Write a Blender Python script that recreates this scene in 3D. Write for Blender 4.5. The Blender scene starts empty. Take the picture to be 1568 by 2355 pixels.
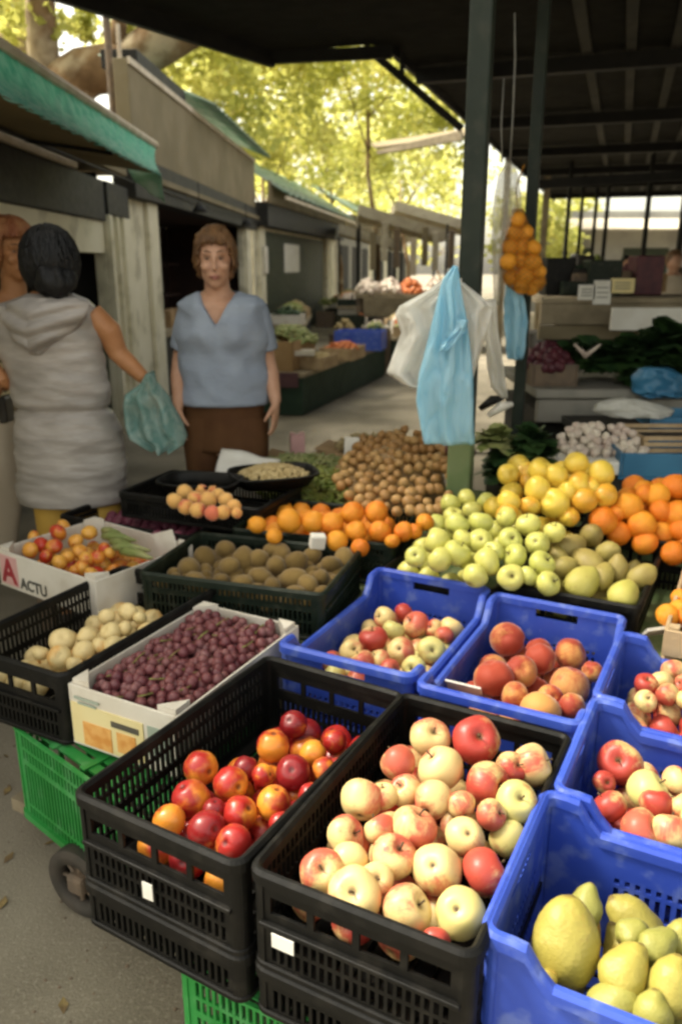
import bpy, bmesh, math, random
from mathutils import Vector, Matrix, noise, Euler
R = math.radians
rnd = random.Random(7)
SC = bpy.context.scene
COL = SC.collection

# ------------------------------------------------------------------ camera
FPX, CX, CY, TILT, CAMH = 1832.0, 784.0, 1177.5, R(17.2), 1.5
cam_d = bpy.data.cameras.new('camera'); cam = bpy.data.objects.new('camera', cam_d); COL.objects.link(cam)
cam.location = (0, 0, CAMH); cam.rotation_euler = (R(90) - TILT, 0, 0)
cam_d.sensor_fit = 'VERTICAL'; cam_d.sensor_height = 36; cam_d.lens = 36 * FPX / 2355
cam_d.dof.use_dof = True; cam_d.dof.focus_distance = 1.45; cam_d.dof.aperture_fstop = 4.0
cam_d.clip_start = .05; cam_d.clip_end = 2000
SC.camera = cam
FW = Vector((0, math.cos(TILT), -math.sin(TILT))); UP = Vector((0, math.sin(TILT), math.cos(TILT)))
def ray(px, py): return Vector((1, 0, 0)) * ((px - CX) / FPX) + FW - UP * ((py - CY) / FPX)
def atz(px, py, z):
    d = ray(px, py); return Vector((0, 0, CAMH)) + d * ((z - CAMH) / d.z)
def aty(px, py, y):
    d = ray(px, py); return Vector((0, 0, CAMH)) + d * (y / d.y)
def onpl(px, py, p0, n):
    d = ray(px, py); o = Vector((0, 0, CAMH)); return o + d * ((p0 - o).dot(n) / d.dot(n))
def dep(p): return (p - Vector((0, 0, CAMH))).dot(FW)

# ------------------------------------------------------------------ mesh collector
class MB:
    def __init__(s): s.v = []; s.f = []
    def add(s, vs, fs):
        k = len(s.v); s.v += [Vector(v) for v in vs]; s.f += [tuple(i + k for i in f) for f in fs]; return s
    def box(s, c, d, rot=None):
        c = Vector(c); h = Vector(d) / 2; vs = []
        for x in (-1, 1):
            for y in (-1, 1):
                for z in (-1, 1):
                    p = Vector((x * h.x, y * h.y, z * h.z))
                    if rot is not None: p = rot @ p
                    vs.append(c + p)
        return s.add(vs, [(0, 1, 3, 2), (4, 6, 7, 5), (0, 4, 5, 1), (2, 3, 7, 6), (0, 2, 6, 4), (1, 5, 7, 3)])
    def bar(s, a, b, w, h, up=(0, 0, 1)):
        a = Vector(a); b = Vector(b); d = (b - a); L = d.length; d.normalize()
        up = Vector(up)
        if abs(d.dot(up)) > .98: up = Vector((0, 1, 0))
        x = d.cross(up).normalized(); z = x.cross(d)
        m = Matrix((x, d, z)).transposed()
        return s.box((a + b) / 2, (w, L, h), m)
    def loft(s, rings, close=True, cap=True):
        n = len(rings[0]); k = len(s.v); vs = [p for r in rings for p in r]; fs = []
        for i in range(len(rings) - 1):
            for j in range(n if close else n - 1):
                j2 = (j + 1) % n
                fs.append((i * n + j, i * n + j2, (i + 1) * n + j2, (i + 1) * n + j))
        if cap and close:
            fs.append(tuple(range(n - 1, -1, -1))); fs.append(tuple((len(rings) - 1) * n + j for j in range(n)))
        return s.add(vs, fs)
    def tube(s, pts, rad, n=10, cap=True, flat=None):
        pts = [Vector(p) for p in pts]; rad = rad if isinstance(rad, (list, tuple)) else [rad] * len(pts)
        rings = []; px = None
        for i, p in enumerate(pts):
            d = (pts[min(i + 1, len(pts) - 1)] - pts[max(i - 1, 0)]).normalized()
            if px is None:
                a = Vector((0, 0, 1)) if abs(d.z) < .9 else Vector((1, 0, 0)); px = d.cross(a).normalized()
            px = (px - d * px.dot(d)).normalized(); py = d.cross(px)
            r = rad[i]
            rings.append([p + px * math.cos(2 * math.pi * j / n) * r + py * math.sin(2 * math.pi * j / n) * r * (flat or 1) for j in range(n)])
        return s.loft(rings, True, cap)
    def ell(s, c, r, seg=16, rng=10, rot=None):
        c = Vector(c); r = Vector(r) if hasattr(r, '__len__') else Vector((r, r, r)); vs = []; fs = []
        def P(x, y, z):
            p = Vector((x * r.x, y * r.y, z * r.z)); return c + (rot @ p if rot is not None else p)
        vs.append(P(0, 0, -1))
        for i in range(1, rng):
            t = math.pi * i / rng - math.pi / 2
            for j in range(seg):
                a = 2 * math.pi * j / seg; vs.append(P(math.cos(t) * math.cos(a), math.cos(t) * math.sin(a), math.sin(t)))
        vs.append(P(0, 0, 1)); L = len(vs) - 1
        for j in range(seg): fs.append((0, 1 + (j + 1) % seg, 1 + j)); fs.append((L, L - seg + j, L - seg + (j + 1) % seg))
        for i in range(rng - 2):
            for j in range(seg):
                a = 1 + i * seg; fs.append((a + j, a + (j + 1) % seg, a + seg + (j + 1) % seg, a + seg + j))
        return s.add(vs, fs)
    def prism(s, poly, z0, z1):
        n = len(poly); vs = [(p[0], p[1], z0) for p in poly] + [(p[0], p[1], z1) for p in poly]
        fs = [tuple(range(n - 1, -1, -1)), tuple(range(n, 2 * n))] + [(i, (i + 1) % n, n + (i + 1) % n, n + i) for i in range(n)]
        return s.add(vs, fs)
    def xf(s, m): s.v = [m @ v for v in s.v]; return s
    def warp(s, fn): s.v = [fn(v) for v in s.v]; return s
    def mesh(s, name, mat, smooth=False, off=Vector((0, 0, 0))):
        me = bpy.data.meshes.new(name); me.from_pydata([tuple(v - off) for v in s.v], [], s.f); me.update()
        bm = bmesh.new(); bm.from_mesh(me); bmesh.ops.recalc_face_normals(bm, faces=bm.faces); bm.to_mesh(me); bm.free()
        if smooth: me.polygons.foreach_set('use_smooth', [True] * len(me.polygons))
        for m in (mat if isinstance(mat, (list, tuple)) else [mat]): me.materials.append(m)
        return me
    def build(s, name, mat, parent=None, smooth=False, bevel=0, solid=0, local=False, sub=0):
        off = Vector((0, 0, 0)) if (parent is None or local) else ORG.get(parent.name, Vector((0, 0, 0)))
        o = bpy.data.objects.new(name, s.mesh(name, mat, smooth, off)); COL.objects.link(o)
        if parent is not None: o.parent = parent; ORG[o.name] = off
        if solid: m = o.modifiers.new('solid', 'SOLIDIFY'); m.thickness = solid; m.offset = 0
        if bevel: m = o.modifiers.new('bevel', 'BEVEL'); m.width = bevel; m.segments = 2; m.limit_method = 'ANGLE'
        if sub: m = o.modifiers.new('sub', 'SUBSURF'); m.levels = sub; m.render_levels = sub
        return o
ORG = {}
def thing(name, label, cat, loc=(0, 0, 0), rz=0, group=None, at=None):
    o = bpy.data.objects.new(name, None); COL.objects.link(o); o.location = loc; o.rotation_euler = (0, 0, rz)
    o.empty_display_size = .05
    ORG[o.name] = Vector(loc); tag(o, label, cat, group); return o
def tag(o, label=None, cat=None, group=None, kind=None):
    if label: o['label'] = label
    if cat: o['category'] = cat
    if group: o['group'] = group
    if kind: o['kind'] = kind
    return o
def kids(o): return [c for c in COL.objects if c.parent == o]
def copy_tree(o, parent=None, ch=None):
    c = o.copy(); COL.objects.link(c); c.parent = parent
    for k in kids(o): copy_tree(k, c)
    return c

# ------------------------------------------------------------------ materials
def newmat(name):
    m = bpy.data.materials.new(name); m.use_nodes = True; nt = m.node_tree
    return m, nt, nt.nodes['Principled BSDF']
def nd(nt, t, **kw):
    n = nt.nodes.new(t)
    for k, v in kw.items():
        if k.startswith('i_'):
            key = k[2:]; key = int(key) if key.isdigit() else key.replace('_', ' ')
            n.inputs[key].default_value = v
        else: setattr(n, k, v)
    return n
def mixc(nt, fac, a, b, typ='MIX'):
    n = nt.nodes.new('ShaderNodeMix'); n.data_type = 'RGBA'; n.blend_type = typ
    for s, v in ((n.inputs[0], fac), (n.inputs[6], a), (n.inputs[7], b)):
        if hasattr(v, 'links') or isinstance(v, bpy.types.NodeSocket): nt.links.new(v, s)
        else: s.default_value = v if s.type == 'VALUE' else (*v[:3], 1)
    return n.outputs[2]
def mth(nt, op, a, b=0.0, c=None, clamp=False):
    n = nt.nodes.new('ShaderNodeMath'); n.operation = op; n.use_clamp = clamp
    for s, v in zip(n.inputs, (a, b, c)):
        if v is None: continue
        if isinstance(v, bpy.types.NodeSocket): nt.links.new(v, s)
        else: s.default_value = v
    return n.outputs[0]
def ramp(nt, src, lo, hi):
    n = nt.nodes.new('ShaderNodeMapRange'); n.inputs[1].default_value = lo; n.inputs[2].default_value = hi; n.interpolation_type = 'SMOOTHSTEP'
    nt.links.new(src, n.inputs[0]); return n.outputs[0]
def nz(nt, vec, scale, detail=3, dist=0.0, rough=.5):
    n = nt.nodes.new('ShaderNodeTexNoise'); n.inputs['Scale'].default_value = scale; n.inputs['Detail'].default_value = detail
    n.inputs['Distortion'].default_value = dist; n.inputs['Roughness'].default_value = rough
    if vec is not None: nt.links.new(vec, n.inputs['Vector'])
    return n.outputs[0]
def bump(nt, b, h, strength=.3, dist=.01):
    n = nt.nodes.new('ShaderNodeBump'); n.inputs['Strength'].default_value = strength; n.inputs['Distance'].default_value = dist
    nt.links.new(h, n.inputs['Height']); nt.links.new(n.outputs[0], b.inputs['Normal'])
def objco(nt, sc=(1, 1, 1), which='Object'):
    t = nt.nodes.new('ShaderNodeTexCoord'); m = nt.nodes.new('ShaderNodeMapping'); m.inputs['Scale'].default_value = sc
    nt.links.new(t.outputs[which], m.inputs[0]); return m.outputs[0]
def geopos(nt, sc=(1, 1, 1)):
    t = nt.nodes.new('ShaderNodeNewGeometry'); m = nt.nodes.new('ShaderNodeMapping'); m.inputs['Scale'].default_value = sc
    nt.links.new(t.outputs['Position'], m.inputs[0]); return m.outputs[0]
def surf(name, c1, c2=None, scale=6, rough=.6, bs=0.0, bscale=40, spec=.5, detail=5, stretch=(1, 1, 1), c3=None, s3=60, f3=.5, metal=0.0, lo=.35, hi=.65):
    m, nt, b = newmat(name); p = geopos(nt, stretch)
    c2 = c2 or tuple(x * .75 for x in c1)
    col = mixc(nt, ramp(nt, nz(nt, p, scale, detail), lo, hi), c1, c2)
    if c3: col = mixc(nt, mth(nt, 'MULTIPLY', ramp(nt, nz(nt, p, s3, 3), .5, .7), f3), col, c3)
    nt.links.new(col, b.inputs['Base Color'])
    r = mth(nt, 'ADD', mth(nt, 'MULTIPLY', nz(nt, p, scale * 3, 3), .25), rough - .12)
    nt.links.new(r, b.inputs['Roughness']); b.inputs['Specular IOR Level'].default_value = spec; b.inputs['Metallic'].default_value = metal
    if bs: bump(nt, b, nz(nt, p, bscale, 4), bs, .01)
    return m
def sheet(name, c1, c2, rough=.35, trans=.45, bs=.3, bscale=18, alpha=1.0, stretch=(1, 1, 1)):
    m, nt, b = newmat(name); p = geopos(nt, stretch); out = nt.nodes['Material Output']
    n = nz(nt, p, bscale, 3, 1.0); col = mixc(nt, ramp(nt, n, .35, .65), c1, c2)
    nt.links.new(col, b.inputs['Base Color']); b.inputs['Roughness'].default_value = rough
    bump(nt, b, n, bs, .02)
    t = nt.nodes.new('ShaderNodeBsdfTranslucent'); nt.links.new(col, t.inputs[0])
    mx = nt.nodes.new('ShaderNodeMixShader'); mx.inputs[0].default_value = trans
    nt.links.new(b.outputs[0], mx.inputs[1]); nt.links.new(t.outputs[0], mx.inputs[2]); res = mx.outputs[0]
    if alpha < 1:
        tr = nt.nodes.new('ShaderNodeBsdfTransparent'); m2 = nt.nodes.new('ShaderNodeMixShader'); m2.inputs[0].default_value = alpha
        nt.links.new(tr.outputs[0], m2.inputs[1]); nt.links.new(res, m2.inputs[2]); res = m2.outputs[0]
    nt.links.new(res, out.inputs[0]); return m
def fruit(name, base1, base2, bl1=None, bl2=None, rough=.38, bs=.05, bscale=20, speck=0.0, spec=.45, cav=None, streak=True, fuzz=0.0, sss=.0):
    """skin that varies from fruit to fruit: object colour r = blush amount, g = base hue, b = blush depth"""
    m, nt, b = newmat(name)
    oi = nt.nodes.new('ShaderNodeObjectInfo'); sep = nt.nodes.new('ShaderNodeSeparateColor'); nt.links.new(oi.outputs['Color'], sep.inputs[0])
    tc = nt.nodes.new('ShaderNodeTexCoord'); ad = nd(nt, 'ShaderNodeVectorMath', operation='ADD')
    sc = nd(nt, 'ShaderNodeVectorMath', operation='SCALE'); cr = nt.nodes.new('ShaderNodeCombineXYZ')
    rr = mth(nt, 'MULTIPLY', oi.outputs['Random'], 37.0)
    nt.links.new(rr, cr.inputs[0]); nt.links.new(mth(nt, 'MULTIPLY', oi.outputs['Random'], 91.0), cr.inputs[1])
    nt.links.new(tc.outputs['Object'], ad.inputs[0]); nt.links.new(cr.outputs[0], ad.inputs[1]); P = ad.outputs[0]
    n1 = nz(nt, P, 1.1, 3, .4)
    base = mixc(nt, mth(nt, 'ADD', mth(nt, 'MULTIPLY', n1, .5), mth(nt, 'SUBTRACT', sep.outputs[1], .25), clamp=True), base1, base2)
    if bl1:
        sx = nt.nodes.new('ShaderNodeSeparateXYZ'); nt.links.new(tc.outputs['Object'], sx.inputs[0])
        k = mth(nt, 'ADD', mth(nt, 'MULTIPLY', sx.outputs[0], .30), n1)
        if streak:
            mp = nt.nodes.new('ShaderNodeMapping'); mp.inputs['Scale'].default_value = (7, 7, .8); nt.links.new(P, mp.inputs[0])
            k = mth(nt, 'ADD', k, mth(nt, 'MULTIPLY', mth(nt, 'SUBTRACT', nz(nt, mp.outputs[0], 1.3, 3), .5), .35))
        th = mth(nt, 'SUBTRACT', k, mth(nt, 'SUBTRACT', .95, sep.outputs[0]))
        fac = ramp(nt, th, -.12, .28)
        deep = mixc(nt, sep.outputs[2], bl1, bl2 or bl1)
        base = mixc(nt, fac, base, deep)
    if speck:
        vo = nt.nodes.new('ShaderNodeTexVoronoi'); vo.inputs['Scale'].default_value = 9; nt.links.new(P, vo.inputs[0])
        base = mixc(nt, mth(nt, 'MULTIPLY', ramp(nt, vo.outputs['Distance'], .16, .06), speck), base, (.45, .30, .12))
    br = nz(nt, P, 4.0, 4); base = mixc(nt, mth(nt, 'MULTIPLY', ramp(nt, br, .62, .75), .25), base, (.22, .12, .04))
    if cav:
        sx2 = nt.nodes.new('ShaderNodeSeparateXYZ'); nt.links.new(tc.outputs['Object'], sx2.inputs[0])
        vl = nt.nodes.new('ShaderNodeVectorMath'); vl.operation = 'LENGTH'
        mp2 = nt.nodes.new('ShaderNodeMapping'); mp2.inputs['Scale'].default_value = (1, 1, 0); nt.links.new(tc.outputs['Object'], mp2.inputs[0]); nt.links.new(mp2.outputs[0], vl.inputs[0])
        base = mixc(nt, mth(nt, 'MULTIPLY', ramp(nt, vl.outputs['Value'], .24, .08), .75), base, cav)
    nt.links.new(base, b.inputs['Base Color'])
    nt.links.new(mth(nt, 'ADD', mth(nt, 'MULTIPLY', nz(nt, P, 3, 3), .2), rough - .1), b.inputs['Roughness'])
    b.inputs['Specular IOR Level'].default_value = spec
    if fuzz: b.inputs['Sheen Weight'].default_value = fuzz; b.inputs['Sheen Roughness'].default_value = .4
    if sss:
        b.inputs['Subsurface Weight'].default_value = sss; b.inputs['Subsurface Radius'].default_value = (.6, .3, .1); b.inputs['Subsurface Scale'].default_value = .01
    if bs: bump(nt, b, nz(nt, P, bscale, 3), bs, .02)
    return m

M = {}
M['apple'] = fruit('apple_skin', (.70, .50, .22), (.55, .50, .17), (.52, .11, .065), (.34, .022, .02), .42, .03, 8, .3, cav=(.10, .06, .02))
M['greenapple'] = fruit('green_apple_skin', (.58, .54, .14), (.42, .45, .10), None, None, .34, .03, 8, .3, cav=(.10, .07, .02))
M['yellow'] = fruit('yellow_apple_skin', (.70, .51, .07), (.68, .45, .05), (.64, .32, .03), (.64, .32, .03), .35, .04, 10, .15)
M['cream'] = fruit('cream_skin', (.72, .56, .27), (.62, .50, .22), (.70, .40, .12), None, .45, .04, 10, .2)
M['nectarine'] = fruit('nectarine_skin', (.80, .33, .035), (.70, .20, .025), (.46, .025, .018), (.20, .01, .014), .32, .02, 6, .0, .55, cav=(.06, .01, .01), streak=False)
M['peach'] = fruit('peach_skin', (.62, .28, .07), (.46, .22, .07), (.38, .055, .018), (.24, .025, .02), .62, .06, 60, .0, .3, streak=True, fuzz=.3)
M['palepeach'] = fruit('pale_peach_skin', (.78, .45, .14), (.70, .36, .10), (.68, .18, .09), (.60, .12, .07), .6, .05, 50, 0, .3, fuzz=.25, streak=False)
M['tomato'] = fruit('tomato_skin', (.76, .40, .07), (.66, .24, .03), (.55, .06, .02), (.42, .025, .015), .3, .02, 8, streak=False)
M['orange'] = fruit('orange_peel', (.76, .31, .02), (.70, .235, .015), (.68, .18, .01), None, .42, .35, 26, .0, .4)
M['quince'] = fruit('quince_skin', (.36, .295, .055), (.26, .26, .06), (.40, .24, .05), (.40, .18, .04), .48, .14, 7, .7, cav=(.12, .07, .02))
M['pear'] = fruit('pear_skin', (.235, .165, .05), (.46, .42, .09), (.28, .17, .05), None, .55, .10, 22, .35)
M['kiwi'] = fruit('kiwi_skin', (.23, .15, .05), (.15, .095, .03), None, None, .85, .35, 45, .0, .15, fuzz=.2)
M['onion'] = fruit('onion_skin', (.30, .15, .045), (.42, .25, .09), (.38, .12, .035), None, .5, .10, 12, .0, .4)
M['plum'] = fruit('plum_skin', (.12, .03, .06), (.22, .05, .08), None, None, .45, .03, 10)
M['stem'] = surf('fruit_stem', (.10, .06, .02), (.05, .03, .015), 80, .8)
M['grape'] = surf('grape_skin', (.10, .022, .032), (.16, .045, .05), 30, .38, .05, 60, .4, c3=(.30, .17, .17), s3=18, f3=.45)
M['grape'].node_tree  # berries differ a little in colour
_nt = M['grape'].node_tree; _b = _nt.nodes['Principled BSDF']; _old = _b.inputs['Base Color'].links[0].from_socket
_g = _nt.nodes.new('ShaderNodeNewGeometry'); _nt.links.new(mixc(_nt, mth(_nt, 'MULTIPLY', _g.outputs['Random Per Island'], .6), _old, (.20, .07, .065)), _b.inputs['Base Color'])
M['gstem'] = surf('grape_stem', (.22, .22, .06), (.16, .10, .04), 60, .8)
M['blackp'] = surf('black_plastic', (.0035, .0035, .003), (.006, .0055, .0045), 9, .52, .08, 60, .22, c3=(.028, .025, .02), s3=25, f3=.3)
M['greenblackp'] = surf('dark_green_plastic', (.007, .013, .008), (.011, .018, .011), 9, .52, .08, 60, .25, c3=(.07, .07, .05), s3=25, f3=.3)
M['bluep'] = surf('blue_plastic', (.028, .066, .42), (.05, .10, .48), 3.5, .46, .06, 40, .35, c3=(.16, .22, .50), s3=22, f3=.55)
M['bluebox'] = surf('teal_blue_plastic', (.03, .13, .24), (.04, .17, .30), 5, .45)
M['carton'] = surf('white_carton', (.70, .66, .58), (.60, .55, .46), 4, .75, .05, 60, .25, c3=(.42, .34, .24), s3=9, f3=.3)
M['brown_card'] = surf('brown_cardboard', (.38, .25, .13), (.30, .19, .09), 5, .85, .05, 60, .2)
M['wood'] = surf('raw_wood', (.46, .34, .20), (.36, .25, .14), 14, .75, .15, 60, .25, stretch=(1, .3, 1))
M['greycloth'] = surf('grey_board', (.20, .19, .16), (.26, .24, .20), 6, .7)
M['print_o'] = surf('orange_print', (.62, .26, .05), (.74, .40, .12), 30, .7)
M['print_y'] = surf('yellow_print', (.74, .64, .34), (.70, .58, .28), 8, .7)
M['print_g'] = surf('green_print', (.30, .36, .30), (.36, .40, .32), 12, .7)
M['print_d'] = surf('dark_print', (.06, .06, .05), (.09, .08, .06), 20, .7)
M['print_r'] = surf('red_print', (.36, .03, .04), (.30, .02, .03), 20, .7)
M['print_p'] = surf('pink_print', (.66, .38, .36), (.60, .34, .32), 12, .7)
M['white'] = surf('white_paper', (.74, .72, .66), (.66, .63, .56), 7, .7, .05, 30)
M['tarp'] = sheet('green_tarp', (.020, .17, .030), (.040, .25, .055), .34, .15, .5, 7, stretch=(1, 1, 2.5))
M['bagblue'] = sheet('blue_plastic_film', (.36, .66, .82), (.46, .73, .86), .25, .5, 1.0, 26, stretch=(1, 1, .35))
M['bagwhite'] = sheet('white_plastic_film', (.86, .85, .80), (.80, .79, .74), .28, .55, 1.0, 24, stretch=(1, 1, .45))
M['bagteal'] = sheet('teal_plastic_film', (.20, .40, .37), (.42, .58, .54), .22, .45, .55, 16, .72)
M['bagclear'] = sheet('clear_plastic_film', (.75, .72, .62), (.6, .58, .5), .2, .4, .5, 30, .45)
M['net'] = surf('orange_net', (.42, .19, .02), (.34, .14, .02), 30, .6)
M['steel'] = surf('dark_green_paint', (.007, .013, .008), (.011, .018, .011), 5, .55, .08, 30, .3, c3=(.06, .055, .04), s3=14, f3=.2)
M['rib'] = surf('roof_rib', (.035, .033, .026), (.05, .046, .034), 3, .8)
M['greenp'] = surf('green_plastic', (.020, .20, .035), (.035, .27, .06), 5, .42, .05, 40, .4, c3=(.10, .30, .12), s3=20, f3=.5)
M['darksteel'] = surf('black_steel', (.009, .0085, .008), (.014, .013, .011), 6, .6, .05, 30, .3)
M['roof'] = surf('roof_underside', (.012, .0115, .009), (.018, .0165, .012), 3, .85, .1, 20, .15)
M['cable'] = surf('grey_cable', (.12, .12, .11), (.16, .15, .13), 20, .6)
M['ground'] = surf('concrete_ground', (.14, .122, .09), (.24, .212, .16), 1.4, .85, .35, 160, .2, c3=(.30, .27, .21), s3=95, f3=.45)
M['creamwall'] = surf('cream_paint', (.68, .63, .47), (.74, .69, .54), 2.5, .75, .1, 30, .25, c3=(.24, .21, .13), s3=3.5, f3=.5)
M['tan'] = surf('tan_board', (.165, .135, .08), (.215, .175, .11), 1.6, .75, .05, 30, .2, c3=(.17, .13, .07), s3=4, f3=.4)
M['tancanvas'] = surf('brown_canvas', (.16, .125, .065), (.20, .155, .08), 2.5, .85, .08, 30, .15)
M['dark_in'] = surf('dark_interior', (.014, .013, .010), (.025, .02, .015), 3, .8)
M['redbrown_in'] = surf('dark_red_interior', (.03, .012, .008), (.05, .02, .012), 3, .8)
M['shutter'] = surf('dark_green_shutter', (.022, .032, .018), (.035, .045, .026), 3, .6, .1, 10, .3, stretch=(1, 1, 6))
M['greenfab'] = sheet('green_awning_fabric', (.14, .50, .38), (.34, .62, .52), .7, .5, .3, 8, stretch=(2, 2, .5))
M['greenroof'] = sheet('pale_green_sheet', (.24, .38, .28), (.42, .50, .42), .5, .45, .3, 5)
M['palefab'] = sheet('pale_canvas', (.62, .57, .46), (.52, .46, .36), .8, .35, .2, 4)
M['plankw'] = surf('weathered_plank', (.30, .245, .16), (.20, .16, .10), 5, .8, .1, 40)
M['rail'] = surf('pale_rail', (.58, .50, .40), (.46, .38, .28), 8, .7)
M['darkgreen_skirt'] = surf('dark_green_skirt', (.012, .034, .018), (.02, .045, .026), 4, .8)
M['purple_skirt'] = surf('purple_brown_skirt', (.07, .028, .036), (.09, .04, .045), 6, .8)
M['skin'] = surf('skin', (.52, .30, .20), (.46, .25, .155), 12, .5, .03, 90, .35)
M['skin_tan'] = surf('tanned_skin', (.40, .19, .085), (.34, .15, .06), 12, .5, .03, 90, .35)
M['lip'] = surf('lips', (.38, .15, .11), (.34, .13, .10), 20, .45)
M['eye'] = surf('eye_dark', (.03, .02, .015), (.05, .035, .025), 20, .3)
M['eye_shade'] = surf('shaded_eye_white', (.17, .125, .10), (.14, .10, .08), 20, .35)  # eye whites darkened to the tone of shaded sockets
M['hair_light'] = surf('light_brown_hair', (.19, .095, .036), (.10, .048, .018), 30, .5, .9, 110, .45, stretch=(1, 1, .25))
M['hair_black'] = surf('black_hair', (.004, .004, .0045), (.007, .007, .0075), 30, .5, .6, 110, .3, stretch=(1, 1, .25))
M['hair_red'] = surf('red_brown_hair', (.20, .06, .02), (.33, .15, .06), 22, .5, .9, 110, .4, stretch=(1, 1, .3))
M['shirt'] = surf('blue_grey_knit', (.31, .355, .43), (.26, .30, .375), 4, .9, .55, 18, .15, stretch=(1, 1, 1.6))
M['trousers'] = surf('brown_trousers', (.125, .060, .026), (.095, .043, .020), 5, .85, .2, 40, .15)
M['tunic'] = surf('grey_beige_satin', (.39, .355, .325), (.27, .245, .22), 5, .38, .45, 14, .5, stretch=(1, 1, 3.2))
M['yellowcloth'] = surf('yellow_cloth', (.62, .38, .07), (.50, .30, .05), 6, .8)
M['creamcloth'] = surf('cream_cloth', (.55, .47, .37), (.47, .39, .29), 5, .8, .3, 10)
M['printcloth'] = surf('patterned_cloth', (.58, .50, .30), (.10, .08, .04), 34, .8, lo=.5, hi=.6)
M['leather'] = surf('black_leather', (.015, .013, .012), (.03, .025, .02), 10, .4)
M['shoe'] = surf('dark_shoe', (.03, .022, .018), (.05, .04, .03), 10, .5)
M['bark'] = surf('plane_tree_bark', (.20, .13, .07), (.10, .06, .03), 3, .9, .5, 8, .15, c3=(.42, .36, .25), s3=2.4, f3=.7)
M['palebark'] = surf('pale_bark', (.50, .40, .27), (.36, .28, .18), 1.2, .9, .3, 8, .15)
M['tyre'] = surf('old_rubber', (.03, .026, .02), (.05, .04, .03), 12, .8)
M['rust'] = surf('rusty_metal', (.11, .08, .055), (.16, .11, .07), 14, .75, .2, 60)
M['greens'] = surf('dark_leaf', (.014, .040, .012), (.03, .065, .016), 14, .5, .2, 30, .4)
M['lettuce'] = surf('light_leaf', (.16, .20, .05), (.28, .28, .11), 14, .6, .2, 30)
M['bean'] = surf('green_bean', (.16, .21, .035), (.25, .26, .05), 20, .5)
M['garlic'] = surf('garlic_skin', (.62, .55, .45), (.50, .40, .34), 16, .6, .15, 40, .3)
M['carrot'] = surf('carrot_skin', (.50, .14, .02), (.42, .10, .02), 20, .6)
M['maroon'] = surf('beet_skin', (.06, .008, .018), (.09, .015, .022), 20, .55)
M['nut'] = surf('nut_shell', (.30, .22, .09), (.40, .31, .15), 40, .7)
M['asphalt_far'] = M['ground']
def leafmat(name, c1, c2, c3):
    m, nt, b = newmat(name); g = nt.nodes.new('ShaderNodeNewGeometry'); out = nt.nodes['Material Output']
    col = mixc(nt, g.outputs['Random Per Island'], c1, c2)
    col = mixc(nt, ramp(nt, nz(nt, g.outputs['Position'], .9, 3), .45, .65), col, c3)
    nt.links.new(col, b.inputs['Base Color']); b.inputs['Roughness'].default_value = .45
    t = nt.nodes.new('ShaderNodeBsdfTranslucent'); nt.links.new(mixc(nt, .6, col, (.70, .69, .20)), t.inputs[0])
    mx = nt.nodes.new('ShaderNodeMixShader'); mx.inputs[0].default_value = .5
    nt.links.new(b.outputs[0], mx.inputs[1]); nt.links.new(t.outputs[0], mx.inputs[2]); nt.links.new(mx.outputs[0], out.inputs[0]); return m
M['leaf'] = leafmat('tree_leaf', (.235, .26, .05), (.46, .47, .10), (.62, .565, .17))
# ------------------------------------------------------------------ fruit shapes (unit radius)
def lathe(prof, seg=24):
    mb = MB(); rings = [[Vector((r * math.cos(2 * math.pi * j / seg), r * math.sin(2 * math.pi * j / seg), z)) for j in range(seg)] for r, z in prof]
    return mb.loft(rings, True, True)
def lump(mb, amp, fr, seed):
    o = Vector((seed * 3.1, seed * 7.7, seed * 1.3))
    return mb.warp(lambda v: v * (1 + amp * noise.noise(v * fr + o)))
def apple_mb(seed, flat=.90, dent=.30, seg=28, n=20):
    pr = []
    for i in range(n + 1):
        f = math.pi * i / n; f = min(max(f, .06), math.pi - .06); s, c = math.sin(f), math.cos(f)
        pr.append((s * (1 + .07 * c), -(flat * c - math.copysign(dent * math.exp(-(s / .30) ** 2) * (1 if c > 0 else .7), c)) * -1))
    return lump(lathe(pr[::-1], seg), .09, 1.2, seed)
def round_mb(seed, flat=1.0, amp=.05, dent=.06, seg=24, n=16, fr=1.3, groove=0):
    pr = []
    for i in range(n + 1):
        f = min(max(math.pi * i / n, .05), math.pi - .05); s, c = math.sin(f), math.cos(f)
        pr.append((s, flat * c - (dent * math.exp(-(s / .25) ** 2) if c > 0 else 0)))
    mb = lathe(pr[::-1], seg)
    if groove: mb.warp(lambda v: v * (1 - groove * math.exp(-((math.atan2(v.y, v.x)) / .18) ** 2) * math.sqrt(max(0, v.x * v.x + v.y * v.y))))
    return lump(mb, amp, fr, seed)
def pear_mb(seed, long=1.5, neck=.45, amp=.10, seg=28, n=22):
    pr = []
    for i in range(n + 1):
        t = i / n; f = min(max(math.pi * t, .06), math.pi - .06); s, c = math.sin(f), math.cos(f)
        pr.append((s * (1 - neck * (.5 + .5 * c) ** 1.3), long * c - (.14 * math.exp(-(s / .3) ** 2) if c < 0 else 0) * -1))
    mb = lathe(pr[::-1], seg)
    return lump(lump(mb, amp, 1.1, seed), amp * .35, 2.8, seed + 9)
def meshes(name, mat, fn, n): return [fn(k + 1).mesh(name, M[mat], True) for k in range(n)]
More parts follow.
